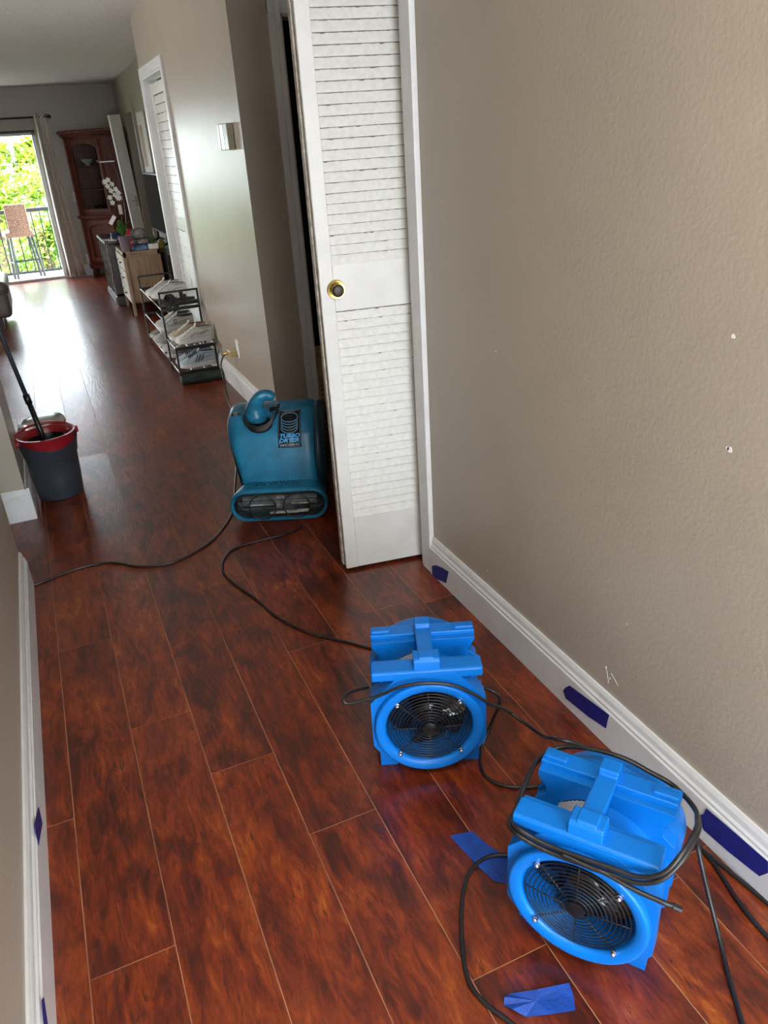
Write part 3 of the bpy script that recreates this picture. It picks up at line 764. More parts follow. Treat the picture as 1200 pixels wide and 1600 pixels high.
# ------------------------------------------------------------------ painter's tape
def tape_x(pix, X, name, label, sgn=-1, curl=None):
    pts = [onpix(x, y, 0, X + sgn*.0006) for x, y in pix]
    m = MB(); a = [m.bm.verts.new(p) for p in pts]; b = [m.bm.verts.new(p + Vector((sgn*.0009, 0, 0))) for p in pts]
    n = len(pts); m.bm.faces.new(a); m.bm.faces.new(b[::-1])
    for i in range(n): m.bm.faces.new((a[i], a[(i+1) % n], b[(i+1) % n], b[i]))
    return tag(m.build(name, M_tape), label, 'tape')
tape_x([(675, 884), (682, 883), (691, 887), (701, 893), (697, 911), (686, 906), (676, 900)], 1.095, 'tape_strip', 'small dark blue tape square on the baseboard near the louvred door')
tape_x([(880, 1079), (884, 1074), (890, 1071), (952, 1117), (949, 1128), (947, 1138), (920, 1120), (884, 1091)], 1.095, 'tape_strip', 'dark blue tape strip on the baseboard between the two fans')
tape_x([(1089, 1275), (1100, 1272), (1104, 1263), (1200, 1346), (1200, 1364), (1187, 1369), (1140, 1332), (1100, 1297)], 1.095, 'tape_strip', 'long dark blue tape strip on the baseboard beside the nearer fan')
tape_x([(53, 1290), (60, 1261), (66, 1287), (60, 1321)], -.30, 'tape_strip', 'small diamond of blue tape on the left baseboard', 1)
tp = tape_x([(65, 1562), (68, 1558), (74, 1600), (80, 1640), (72, 1640), (68, 1600)], -.30, 'tape_strip', 'blue tape with a curled corner low on the left baseboard', 1)
def tape_f(pix, label, lift):
    pts = [F(x, y, .0008) for x, y in pix]; c = sum(pts, Vector())/len(pts)
    m = MB()
    for i, p in enumerate(pts): p.z += lift[i % len(lift)]
    top = [m.bm.verts.new(p + Vector((0, 0, .0006))) for p in pts]; bot = [m.bm.verts.new(p) for p in pts]
    cc = sum((v.co for v in top), Vector())/len(top); ct = m.bm.verts.new(cc + Vector((0, 0, .001))); cb = m.bm.verts.new(cc - Vector((0, 0, .0001)))
    n = len(pts)
    for i in range(n):
        m.bm.faces.new((top[i], top[(i+1) % n], ct)); m.bm.faces.new((bot[(i+1) % n], bot[i], cb)); m.bm.faces.new((bot[i], bot[(i+1) % n], top[(i+1) % n], top[i]))
    return tag(m.build('tape_strip', M_tapef), label, 'tape')
tape_f([(703, 1306), (738, 1300), (755, 1315), (800, 1346), (830, 1370), (825, 1392), (795, 1381), (772, 1378), (745, 1352), (722, 1327)], 'loose blue tape partly under the left side of the nearer fan', [0, .002, .001])
tape_f([(787, 1571), (788, 1560), (796, 1553), (840, 1549), (889, 1537), (896, 1556), (899, 1579), (860, 1587), (822, 1589), (800, 1580)], 'loose crumpled blue tape on the floor in front of the nearer fan', [.001, .004, .0, .006, .002, .0])

# ------------------------------------------------------------------ wall fittings
th = empty('wall_keypad', (XM, 4.40, 1.54))
MB().box((-.036, -.11, -.062), (0, .085, .062)).build('case', mat('putty_plastic', (.33, .31, .22), .35), th, bevel=.004)
MB().box((-.0375, -.03, -.058), (-.034, .080, .058)).build('display', M_gloss, th)
MB().box((-.040, .045, -.060), (-.0355, .085, .060)).build('front_cover', M_white, th, bevel=.002)
tag(th, 'small white and olive keypad box on the hall wall near the corner', 'keypad')
ot = empty('wall_outlet', (XM, 4.93, .315))
MB().box((-.006, -.037, -.058), (0, .037, .058)).build('cover_plate', M_white, ot, bevel=.002)
for z in (-.02, .02): MB().box((-.009, -.016, z-.013), (-.005, .016, z+.013)).build('socket', M_white, ot, bevel=.003)
tag(ot, 'white electrical outlet low on the hall wall with a cord plugged in', 'outlet')
pl_ = empty('plug_adapter', (XM-.012, 5.0, .285))
MB().box((-.045, -.06, -.022), (.002, .03, .018)).build('adapter_body', mat('translucent_amber', (.55, .42, .20), .2), pl_, bevel=.005)
MB().tube([(-.045, .01, -.005), (-.07, .015, -.008)], .009, 10).build('plug', M_brass, pl_)
tag(pl_, 'amber three-way plug in the hall wall outlet', 'plug')
# switches on the far wall
for (px, py, lb_) in ((119, 307, 'upper white switch plate on the far wall beside the cabinet'), (139, 404, 'lower white outlet plate on the far wall beside the cabinet')):
    c = onpix(px, py, 1, 11.8)
    s_ = empty('switch_plate', (c.x, 11.8, c.z)); MB().box((-.035, -.008, -.06), (.035, 0, .06)).build('plate', M_trim, s_, bevel=.002); MB().box((-.008, -.014, -.012), (.008, -.008, .012)).build('toggle', M_white, s_)
    tag(s_, lb_, 'switch')

# ------------------------------------------------------------------ basket behind the dark doorway
bk = empty('laundry_basket', (1.60, 4.52, 0))
m = MB(); Wb, Db, Hb, tk = .20, .14, .31, .006
def holed(m, a, b, nx, nz, y, ax):
    """wall between a and b along ax with a grid of holes, made of strips"""
    L = b-a
    zs = [0.0]
    z = .02
    m_boxes = []
    while z < Hb-.10:
        m_boxes.append((z, z+.012)); z += .030
    zprev = 0
    for z0, z1 in m_boxes:
        m_strip(m, a, b, y, ax, zprev, z0)
        k = int(L/.03); 
        for i in range(k):
            s0 = a + i*L/k; m_strip(m, s0, s0+L/k*.45, y, ax, z0, z1)
        zprev = z1
    m_strip(m, a, b, y, ax, zprev, Hb)
def m_strip(m, a, b, y, ax, z0, z1):
    if ax == 0: m.box((a, y, z0), (b, y+tk, z1))
    else: m.box((y, a, z0), (y+tk, b, z1))
holed(m, -Wb, Wb, 10, 8, -Db, 0); holed(m, -Wb, Wb, 10, 8, Db-tk, 0); holed(m, -Db, Db, 8, 8, -Wb, 1); holed(m, -Db, Db, 8, 8, Wb-tk, 1)
m.box((-Wb, -Db, .0), (Wb, Db, .006)); m.build('basket_body', M_tan, bk)
MB().box((-Wb-.008, -Db-.008, Hb-.01), (Wb+.008, -Db+.01, Hb+.008)).box((-Wb-.008, Db-.01, Hb-.01), (Wb+.008, Db+.008, Hb+.008)).box((-Wb-.008, -Db, Hb-.01), (-Wb+.01, Db, Hb+.008)).box((Wb-.01, -Db, Hb-.01), (Wb+.008, Db, Hb+.008)).build('rim', M_tan, bk, bevel=.003)
tag(bk, 'tan perforated basket standing inside the dark doorway beyond the louvred door', 'basket')

# ------------------------------------------------------------------ bucket, mop, bin
bu = empty('mop_bucket', (-.150, 3.862, 0), radians(18)); bu.scale = (.90, .90, 1.03)
def shell(prof, n=48, sx=1, sy=1): return MB().lathe(prof, n=n, sx=sx, sy=sy, closed=True)
sharpen(shell([(.112, 0), (.118, .006), (.126, .10), (.132, .205), (.139, .215), (.148, .262), (.152, .266), (.152, .276), (.143, .276), (.130, .20), (.108, .012), (.001, .012), (.001, 0)], sx=1, sy=.92).build('bucket_body', M_bucket, bu), 50)
for v in bpy.data.objects['bucket_body'].data.vertices:
    if v.co.z > .21:
        c_ = (v.co.x/.15)**2; v.co.z += (.034*c_ - .022)*min(1, (v.co.z-.21)/.05)
sharpen(shell([(.128, .225), (.1395, .232), (.1445, .300), (.149, .304), (.149, .311), (.139, .311), (.122, .292), (.112, .235), (.105, .24), (.120, .262)], sx=1, sy=.92).build('wringer_tray', M_red, bu), 50)
wb_ = MB().lathe([(.040, .20), (.085, .215), (.100, .285), (.094, .285), (.078, .222), (.036, .206)], c=(0, .01, 0), n=40, sx=1, sy=.75, closed=True)
sharpen(wb_.build('wringer_basket', M_black, bu), 50)
MB().lathe([(.001, .198), (.085, .198), (.09, .206), (.001, .206)], n=32).build('basket_floor', M_black, bu)
for s_ in (-1, 1):
    MB().lathe([(.001, s_*.150), (.016, s_*.150), (.016, s_*.166), (.001, s_*.168)], c=(0, 0, .290), axis=0, n=16).build('handle_pivot', M_red, bu)
    # dark cheeks dipping at each side
hp = [(-.158*cos(t), -.0 + .135*sin(t)*1.0, .292 + .034*sin(t)) for t in [pi*i/24 for i in range(25)]]
MB().tube(hp, .009, 8, flat=.6).build('bail_handle', M_red, bu, smooth=True)
tag(bu, 'slate grey mop bucket with a red wringer tray beside the left wall end', 'bucket')
mo = empty('mop', (-.155, 3.845, .215))
b0 = Vector((0, 0, 0)); b1 = F(0, 520, 0) ; t1 = onpix(-6, 505, 1, 3.96) - mo.location
pole_end = t1 * 1.75
m = MB(); m.tube([b0, t1*.42], .0125, 12); m.build('lower_pole', M_black, mo, smooth=True)
MB().tube([t1*.40, t1*.47], .0155, 12).build('lock_collar', M_black, mo, smooth=True)
MB().tube([t1*.45, pole_end], .0105, 12).build('upper_pole', M_bucket, mo, smooth=True)
hd = MB()
rn = random.Random(4)
for i in range(60):
    a = rn.uniform(0, 2*pi); r = rn.uniform(.02, .06)
    hd.tube([(0, 0, .01), (r*.6*cos(a), r*.6*sin(a), .012), (r*cos(a), r*sin(a)*.8, .004)], .004, 4)
hd.build('mop_head', mat('dark_mop_strands', (.03, .03, .035), .9, var=.3), mo)
tag(mo, 'black pole mop standing in the red and grey bucket, leaning on the wall', 'mop')
tb = empty('pedal_bin', (-.160, 4.215, 0))
sharpen(MB().lathe([(.001, 0), (.100, 0), (.102, .02), (.102, .262), (.001, .262)], n=48).build('bin_body', M_gloss, tb), 40)
sharpen(MB().lathe([(.105, .255), (.106, .262), (.106, .280), (.096, .292), (.05, .300), (.001, .302)], n=48).build('bin_lid', M_steel, tb), 50)
sharpen(MB().lathe([(.104, .262), (.108, .262), (.108, .272), (.104, .272)], n=48, closed=True).build('lid_band', M_chrome, tb), 40)
MB().box((-.125, -.04, .225), (-.095, .04, .270)).build('lid_hinge', M_black, tb, bevel=.004)
tag(tb, 'small round bin with a brushed steel lid behind the mop bucket', 'bin')

# ------------------------------------------------------------------ shoe rack
M_rack = mat('black_rack_metal', (.012, .012, .013), .35, metal=.3)
rk = empty('shoe_rack', (.89, 6.2, 0))
def L(p): return (p[0]-.89, p[1]-6.2, p[2])
X0, X1 = .745, 1.018
def frame(y, h, nm='end_frame'):
    m = MB(); r = .0065
    for a, b in (((X0, y, 0), (X0, y, h)), ((X1, y, 0), (X1, y, h)), ((X0, y, h), (X1, y, h))):
        a = L(a); b = L(b)
        m.box((min(a[0], b[0])-r, a[1]-r, min(a[2], b[2])-(0 if a[2] == 0 else r)), (max(a[0], b[0])+r, a[1]+r, max(a[2], b[2])+r))
    return m.build(nm, M_rack, rk, bevel=.002)
frame(5.49, .245); frame(5.86, .575); frame(6.98, .555)
for z, ya, yb in ((.075, 5.49, 6.98), (.245, 5.49, 6.98), (.455, 5.86, 6.98)):
    m = MB()
    for x in (X0, .835, .93, X1): m.tube([L((x, ya+.008, z)), L((x, yb-.008, z))], .0045, 8)
    m.build('shelf', mat('dull_chrome_tube', (.55, .55, .56), .38, metal=1.0), rk, smooth=True)
    m = MB()
    for y in {.075: (ya, yb), .245: (ya, 5.86, yb), .455: (ya, yb)}[z]: MB().box(L((X0-.006, y-.009, z-.013)), L((X1+.006, y+.009, z+.009))).build('shelf_bracket', M_rack, rk, bevel=.003)
tag(rk, 'black metal shoe rack of three shelves against the hall wall', 'shoe rack')

def make_shoe(name, label, loc, rz, mu, ms, ml, style='sneaker', group=None, extra=None, L_=.275, mstripe=None, tilt=0):
    root = empty(name, loc, rz); root.rotation_euler = (0, tilt, rz)
    # shoe points along -x (toe) with its heel at +x ; y = width
    N = 13
    def half(t): # half width along the length
        pts = [(0, .006), (.04, .024), (.12, .038), (.30, .047), (.48, .040), (.68, .034), (.86, .035), (.96, .028), (1, .012)]
        for (a, b), (c, d) in zip(pts, pts[1:]):
            if a <= t <= c: return b + (d-b)*(t-a)/(c-a)
    def top(t):
        pts = [(0, .030), (.05, .048), (.2, .062), (.35, .078), (.5, .100), (.58, .106), (.75, .086), (.9, .092), (.98, .098), (1, .085)]
        for (a, b), (c, d) in zip(pts, pts[1:]):
            if a <= t <= c: return b + (d-b)*(t-a)/(c-a)
    ts = [0, .02, .05, .1, .17, .25, .35, .45, .55, .65, .75, .85, .92, .97, 1]
    sole = []; up = []
    for t in ts:
        x = -L_/2 + t*L_; w = half(t)
        rocker = .010*(max(0, .18-t)/.18)**1.5 + .004*max(0, t-.9)/.1
        hs = .026 + .008*t
        sole.append([(x, -w*1.06, rocker), (x, w*1.06, rocker), (x, w*1.10, rocker+hs*.6), (x, w*1.04, rocker+hs), (x, -w*1.04, rocker+hs), (x, -w*1.10, rocker+hs*.6)])
        H = top(t); zb = rocker+hs-.004; ring = []
        for k in range(9):
            a = pi*k/8; yy = -w*cos(a)*(1 if k in (0, 8) else .98); zz = zb + (H-zb)*(sin(a)**.75 if 0 < k < 8 else 0)
            if t > .52: yy *= (1 - .25*sin(a))
            ring.append((x + (.006 if t == 1 else 0), yy, zz))
        up.append(ring)
    if style == 'sneaker':
        sharpen(MB().rings(sole).build('sole', ms, root), 50)
        MB().rings(up).build('upper', mu, root, smooth=True)
        m = MB(); m.lathe([(.001, -.002), (.85, -.002), (1, .0), (1.0, .006), (.85, .006), (.8, -.004), (.001, -.006)], n=20, M=Matrix.Translation((L_*.29, 0, .094)) @ Matrix.Rotation(radians(2), 4, 'Y') @ Matrix.Diagonal((.062, .026, 1, 1)))
        m.build('collar', ml, root, smooth=True)
        m = MB(); m.lathe([(.001, .004), (.80, .004), (.80, .0075), (.001, .0075)], n=20, M=Matrix.Translation((L_*.29, 0, .094)) @ Matrix.Rotation(radians(2), 4, 'Y') @ Matrix.Diagonal((.062, .026, 1, 1)))
        m.build('lining', mat('shoe_lining', (.10, .10, .10), .9), root)
        for s_ in (-1, 1):
            for P in ([(-L_*.30, s_*(half(.20)*.92+.001), .046), (-L_*.20, s_*(half(.30)*.70+.001), .066), (-L_*.06, s_*.026, .088), (L_*.04, s_*.028, .096)],
                      [(L_*.12, s_*(half(.62)+.0005), .050), (L_*.22, s_*(half(.72)*.97+.001), .062), (L_*.40, s_*(half(.9)*.96+.0015), .066)]):
                MB().tube(spline(P, 4), .0018, 4).build('seam', mat('shoe_seam_grey', (.16, .15, .14), .8), root)
        m = MB(); m.rings([[(L_*.02, -.017, .098), (L_*.02, .017, .098), (L_*.05, .017, .104), (L_*.05, -.017, .104)], [(L_*.09, -.020, .128), (L_*.09, .020, .128), (L_*.11, .018, .126), (L_*.11, -.018, .126)]])
        m.build('tongue', mu, root, bevel=.003)
        m = MB()
        for i in range(5):
            t = .30 + i*.05; x = -L_/2+t*L_; H = top(t)+.001
            m.tube([(x-.006, -.020, H-.010), (x, -.008, H+.001), (x+.004, .008, H+.002), (x-.002, .022, H-.010)], .0042, 5)
        m.build('laces', mat('lace_white', (.7, .7, .68), .7) if not extra or 'lace' not in extra else extra['lace'], root)
        if mstripe:
            m = MB()
            for s_ in (-1, 1):
                for i in range(3):
                    t = .46 + i*.075; x = -L_/2+t*L_; w = half(t)
                    m.tube([(x-.010, s_*(w*.97+.002), .040), (x+.006, s_*(w*.93+.001), .062), (x+.016, s_*(w*.70+.003), .082)], .0075, 5, flat=.5)
            m.build('side_stripes', mstripe, root)
        if extra and 'swoosh' in extra:
            m = MB()
            for s_ in (-1, 1):
                for dz in (0, .009):
                    m.tube(spline([(-L_*.12, s_*(half(.35)+.001), .040+dz), (0, s_*(half(.5)+.001), .056+dz*1.3), (L_*.18, s_*(half(.68)*.95+.001), .052+dz), (L_*.34, s_*(half(.84)*.9+.002), .068+dz)], 4), .0016, 4)
            m.build('side_line', extra['swoosh'], root)
        if extra and 'ring' in extra:
            m = MB()
            m.tube([(.0+.013*cos(a), -(half(.5)+.000), .062+.013*sin(a)) for a in [radians(35)+i*radians(290)/14 for i in range(15)]], .0028, 5)
            m.build('ring_emblem', extra['ring'], root)
    else:
        # sandal: footbed with crossing straps
        m = MB(); sl = []
        for t in ts:
            x = -L_/2 + t*L_; w = half(t)
            sl.append([(x, -w, 0), (x, w, 0), (x, w, .024), (x, -w, .024)])
        sharpen(m.rings(sl).build('footbed', ms, root), 50)
        for nm, xs in (('front_strap', (-.075, -.02)), ('cross_strap', (-.02, -.075)), ('heel_strap', (.03, .05))):
            m = MB(); R = []
            for k in range(11):
                a = pi*k/10; x = xs[0] + (xs[1]-xs[0])*k/10; w = .046 if 'heel' not in nm else .036
                y, z = -w*cos(a), .018 + (.048 if 'heel' not in nm else .055)*sin(a)
                R.append([(x-.014, y, z), (x+.014, y, z), (x+.014, y*.93, z-.004), (x-.014, y*.93, z-.004)])
            m.rings(R).build(nm, mu, root, smooth=False)
    return tag(root, label, 'shoe', group)
c_white = mat('shoe_white', (.62, .61, .58), .7, var=.05, bump=.3, bscale=200)
c_knit = mat('shoe_knit', (.42, .42, .41), .9, vscale=260, color2=(.75, .75, .73), bump=.6, bscale=260)
c_beige = mat('shoe_beige', (.50, .42, .30), .8, var=.1)
c_grey = mat('shoe_grey', (.27, .26, .24), .8, var=.25, vscale=60)
c_lgrey = mat('shoe_pale_grey', (.45, .44, .42), .8, var=.1, vscale=60)
c_navy = mat('shoe_navy', (.01, .02, .07), .6)
c_ice = mat('shoe_ice_blue', (.42, .50, .57), .7, var=.06)
c_black = mat('shoe_black', (.012, .012, .013), .6)
c_red = mat('shoe_coral', (.5, .2, .14), .7)
G = 'shoes on the shoe rack'
xh = .875
make_shoe('sneaker', 'farther white knitted sneaker on the top shelf of the rack', (xh-.01, 6.52, .461), .05, c_knit, c_white, c_lgrey, group=G)
make_shoe('sneaker', 'nearer white knitted sneaker on the top shelf of the rack', (xh+.01, 6.36, .461), -.05, c_knit, c_white, c_lgrey, group=G)
make_shoe('sandal', 'farther black strappy sandal on the top shelf of the rack', (xh+.02, 6.08, .461), .06, c_black, c_black, c_black, 'sandal', group=G)
make_shoe('sandal', 'nearer black strappy sandal at the front end of the top shelf', (xh+.02, 5.96, .461), -.03, c_black, c_black, c_black, 'sandal', group=G)
make_shoe('sneaker', 'pale grey sneaker behind the ring-marked one on the middle shelf', (xh-.005, 6.30, .251), .04, c_lgrey, c_white, c_black, group=G)
make_shoe('sneaker', 'pale grey sneaker with a black ring mark on the middle shelf', (xh-.01, 6.16, .251), 0, c_lgrey, c_white, c_black, group=G, extra={'ring': c_black})
make_shoe('sneaker', 'beige sneaker with coral collar on the middle shelf', (xh+.01, 5.77, .251), .10, c_beige, c_white, c_red, group=G)
make_shoe('sneaker', 'white sneaker with thin dark side lines at the near end of the middle shelf', (xh+.03, 5.625, .251), .04, c_white, c_white, c_lgrey, group=G, extra={'swoosh': mat('shoe_side_line', (.2, .15, .13), .6)})
for i, (y, lb_) in enumerate(((6.76, 'grey sneaker at the far end of the bottom shelf'), (6.58, 'second grey sneaker from the far end of the bottom shelf'), (6.38, 'third grey sneaker from the far end of the bottom shelf'), (6.18, 'fourth grey sneaker from the far end of the bottom shelf'), (5.98, 'grey sneaker next to the striped pair on the bottom shelf'))):
    make_shoe('sneaker', lb_, (xh-.015+.004*i, y, .081), .05*(-1)**i, c_grey if i % 2 == 0 else c_lgrey, c_lgrey, c_black, group=G)
make_shoe('sneaker', 'farther ice blue sneaker with navy stripes and laces on the bottom shelf', (xh+.02, 5.73, .081), .12, c_ice, c_white, c_navy, group=G, mstripe=c_navy, extra={'lace': c_navy})
make_shoe('sneaker', 'nearer ice blue sneaker with three navy stripes on the bottom shelf', (xh+.02, 5.60, .081), .02, c_ice, c_white, c_ice, group=G, mstripe=c_navy, extra={'lace': c_navy})
# green bag at the foot of the rack
gb = empty('folded_bag', (.89, 5.475, 0))
M_green = mat('dark_green_fabric', (.012, .025, .018), .6, var=.3, bump=.4, bscale=40)
m = MB(); m.rings([[(-.15, -.055, .0), (.14, -.05, 0), (.14, .0, 0), (-.15, .0, 0)], [(-.158, -.062, .03), (.148, -.06, .03), (.145, .004, .03), (-.155, .004, .03)], [(-.150, -.05, .060), (.14, -.048, .066), (.14, .002, .068), (-.15, .002, .062)]])
m.build('bag_body', M_green, gb, bevel=.008)
MB().prism([(-.10, .02), (.0, .022), (.01, .045), (-.02, .088), (-.05, .066), (-.11, .05)], 1, -.072, -.063).build('flap', M_green, gb, bevel=.003)
tag(gb, 'dark green folded bag on the floor at the near foot of the shoe rack', 'bag')

# ------------------------------------------------------------------ furniture along the far right wall
ns = empty('chest_of_drawers', (.965, 8.62, 0))
m = MB(); a_, b_, y0, y1 = -.185, .175, -.35, .33
for x in (a_, b_-.03):
    for y in (y0, y1-.03): m.box((x, y, 0), (x+.03, y+.03, .62))
m.box((a_, y0, .59), (b_, y1, .62)); m.box((a_+.03, y0+.008, .13), (b_-.03, y0+.016, .57)); m.box((a_+.03, y1-.016, .13), (b_-.03, y1-.008, .57)); m.box((b_-.014, y0+.03, .13), (b_-.006, y1-.03, .59)); m.box((a_, y0, .57), (b_, y0+.012, .60)); m.box((a_, y0+.03, .12), (b_-.01, y1-.03, .135))
m.build('carcass', M_oak, ns, bevel=.003)
for i in range(3):
    z = .145 + i*.148
    dr = MB().box((a_-.006, y0+.034, z), (a_+.012, y1-.034, z+.138)).build('drawer', M_cream, ns, bevel=.003)
    for y in (-.16, .16): MB().lathe([(.004, 0), (.004, -.012), (.011, -.016), (.009, -.024), (.001, -.025)], c=(0, y, z+.07), axis=0, n=12, M=Matrix.Translation((a_-.006, 0, 0))).build('drawer_knob', M_bronze, dr)
tag(ns, 'pale oak chest of drawers with cream drawer fronts beyond the shoe rack', 'chest of drawers')

dk = empty('carved_console', (.95, 9.45, 0))
m = MB(); m.box((-.26, -.46, .635), (.22, .46, .67)); m.box((-.235, -.44, .12), (.20, .44, .635)); m.box((-.25, -.45, .0), (.21, .45, .10))
m.build('console_body', M_espresso, dk, bevel=.006)
m = MB(); rn = random.Random(8)
for (y, z0) in ((-.40, .12), (-.14, .12), (.14, .12), (.40, .12)):
    P = [(-.243 + rn.uniform(-.004, .004), y + .03*sin(t*9), z0 + t*.50) for t in [i/14 for i in range(15)]]
    m.tube(P, .011, 6)
m.box((-.262, -.45, .645), (-.255, .45, .668)); m.tube([(-.252, -.44, .09), (-.262, -.44, .02)], .014, 6)
m.box((-.262, -.45, .03), (-.248, .45, .085))
m.build('silver_carving', M_silver, dk, smooth=False)
tag(dk, 'dark console with silvery carved front between the oak chest and corner cabinet', 'console')
# papers and small things on the console
pp_ = [((.74, 9.15), .10, .16, .35), ((.78, 9.02), .09, .12, -.2), ((.86, 9.28), .12, .18, .1)]
for i, ((x, y), w, h, r) in enumerate(pp_):
    o = MB().box((-w/2, -h/2, 0), (w/2, h/2, .003+.002*i)).build('paper_sheets', M_white, None); o.location = (x, y, .672); o.rotation_euler = (0, 0, r)
    tag(o, ['loose white papers at the front edge of the carved console', 'small white card near the orchid on the carved console', 'flat white papers at the middle of the carved console'][i], 'paper')
o = MB().box((-.05, -.03, 0), (.05, .03, .06)).build('navy_box', mat('navy_card', (.01, .02, .08), .5), None, bevel=.004); o.location = (.83, 9.12, .681); tag(o, 'small navy blue box behind the orchid leaves on the console', 'box')
# slim desk lamp with a bright horizontal bar
lp = empty('bar_lamp', (.90, 9.05, .672))
MB().lathe([(.001, 0), (.06, 0), (.06, .012), (.001, .014)], n=24).build('lamp_base', M_black, lp)
MB().tube(spline([(.03, 0, .01), (.07, .02, .30), (.07, .0, .55), (.045, .0, .70), (.03, 0, .755)], 6), .004, 6).build('lamp_stem', M_black, lp)
MB().box((-.09, -.008, .750), (.055, .008, .760)).build('lamp_bar', M_white, lp)
tag(lp, 'slim black desk lamp with a pale bar head beside the orchid', 'lamp')

# orchid
oc = empty('potted_orchid', (.828, 8.33, .621))
sharpen(MB().lathe([(.001, 0), (.038, 0), (.055, .145), (.058, .148), (.053, .150), (.036, .01), (.001, .01)], n=32).build('pot', mat('mauve_ceramic', (.22, .17, .20), .35, var=.05), oc), 50)
MB().lathe([(.001, .13), (.05, .13), (.001, .145)], n=16).build('potting_bark', mat('bark', (.05, .03, .02), .9, var=.4), oc)
def leafmesh(m, base, tip, w, curve=.05, n=8, up=Vector((0, 0, 1))):
    base = Vector(base); tip = Vector(tip); d = tip-base; s_ = d.cross(up)
    if s_.length < 1e-4: s_ = Vector((1, 0, 0))
    s_.normalize(); prev = None
    for i in range(n+1):
        t = i/n; c = base + d*t + up*curve*sin(pi*t); hw = w*sin(pi*min(max(t, .03), .97))**.7
        v = [m.bm.verts.new(c - s_*hw), m.bm.verts.new(c - up*.006), m.bm.verts.new(c + s_*hw)]
        if prev:
            m.bm.faces.new((prev[0], prev[1], v[1], v[0])); m.bm.faces.new((prev[1], prev[2], v[2], v[1]))
        prev = v
for i, (dx, dy, dz, w) in enumerate(((-.06, -.06, .10, .030), (-.02, -.10, .16, .030), (.07, -.05, .14, .024), (.05, .06, .08, .026), (-.08, .05, .06, .026), (.0, .09, .05, .026))):
    m = MB(); leafmesh(m, (0, 0, .14), (dx, dy, .14+dz), w, .03); o = m.build('leaf', M_leaf, oc, smooth=True); o.modifiers.new('s', 'SOLIDIFY').thickness = .002
MB().tube(spline([(0, 0, .14), (.015, -.01, .30), (.02, 0, .45), (-.01, -.01, .57), (-.06, -.02, .64)], 6), .003, 6).build('flower_stem', mat('green_stem', (.06, .10, .03), .5), oc)
rn = random.Random(2)
for i, (x, z) in enumerate(((-.075, .64), (-.045, .655), (-.055, .60), (-.015, .615), (-.035, .56), (.01, .57), (.03, .535), (-.005, .52), (-.055, .50), (.015, .49), (-.045, .455), (.03, .49))):
    m = MB(); c = Vector((x, rn.uniform(-.03, .01), z)); a0 = rn.uniform(0, 6)
    for k in range(5):
        a = a0 + k*2*pi/5; tip = c + Vector((.025*cos(a), -.008, .025*sin(a)))
        leafmesh(m, c, tip, .011, .003, 4, Vector((0, -1, 0)))
    o = m.build('flower', M_petal, oc, smooth=True); o.modifiers.new('s', 'SOLIDIFY').thickness = .001
MB().box((.0, -.02, .345), (.032, -.016, .43)).build('care_tag', mat('pinkish_card', (.65, .55, .55), .6), oc)
o = MB().box((-.018, -.002, -.045), (.018, .002, .045)).build('plant_tag', M_white, oc); o.location = (-.075, -.02, .30); o.rotation_euler = (0, radians(38), 0)
tag(oc, 'white orchid in a tapered mauve pot on the oak chest', 'potted plant')

# hats
def make_cap(name, label, loc, rz, m, r=.085, h=.10, tilt=(0, 0), brim=True, group='caps stacked on the oak chest'):
    root = empty(name, loc, rz); root.rotation_euler = (tilt[0], tilt[1], rz)
    prof = [(r*1.0, 0), (r*1.0, h*.35), (r*.88, h*.7), (r*.6, h*.93), (r*.25, h), (.002, h*1.01), (.002, h*.97), (r*.58, h*.90), (r*.85, h*.66), (r*.97, .003)]
    sharpen(MB().lathe(prof, n=28, sy=1.08, closed=True).build('crown', m, root), 60)
    if brim:
        q = MB(); pts = []
        for i in range(13):
            a = pi + (i/12-.5)*radians(120); pts.append((a, 1))
        R = [[(r*.97*cos(a), r*.97*sin(a)*1.08, .004 - .0*abs(sin(a))) for a, _ in pts], [(r*.95*cos(a) - .055*(1-((i-6)/6.5)**2), r*.95*sin(a)*1.08, -.004+.010*cos((i-6)/6*1.2)) for i, (a, _) in enumerate(pts)]]
        va = [q.bm.verts.new(p) for p in R[0]]; vb = [q.bm.verts.new(p) for p in R[1]]
        for i in range(12): q.bm.faces.new((va[i], va[i+1], vb[i+1], vb[i]))
        o = q.build('brim', m, root, smooth=True); o.modifiers.new('s', 'SOLIDIFY').thickness = .003
    MB().lathe([(.001, 0), (.007, 0), (.005, .004), (.001, .005)], c=(0, 0, h), n=10).build('button', m, root)
    return tag(root, label, 'cap', group)
c_redcap = mat('cap_red', (.36, .012, .02), .8, var=.1)
make_cap('baseball_cap', 'blue denim cap at the bottom of the hat pile', (.985, 8.42, .622), .1, mat('cap_denim', (.06, .16, .30), .9, vscale=40, color2=(.16, .32, .5)), .088, .055)
make_cap('baseball_cap', 'black and pink patterned cap in the middle of the hat pile', (.985, 8.42, .680), -.2, mat('cap_pattern', (.03, .025, .03), .9, vscale=25, color2=(.55, .42, .46)), .085, .052)
make_cap('baseball_cap', 'grey cap with a pale patch on top of the hat pile', (.982, 8.42, .735), .2, mat('cap_grey', (.20, .18, .165), .9, vscale=20, color2=(.32, .31, .29)), .080, .085)
make_cap('baseball_cap', 'red cap leaning behind the hat pile', (.935, 8.66, .650), .5, c_redcap, .088, .15, tilt=(.22, -.1))
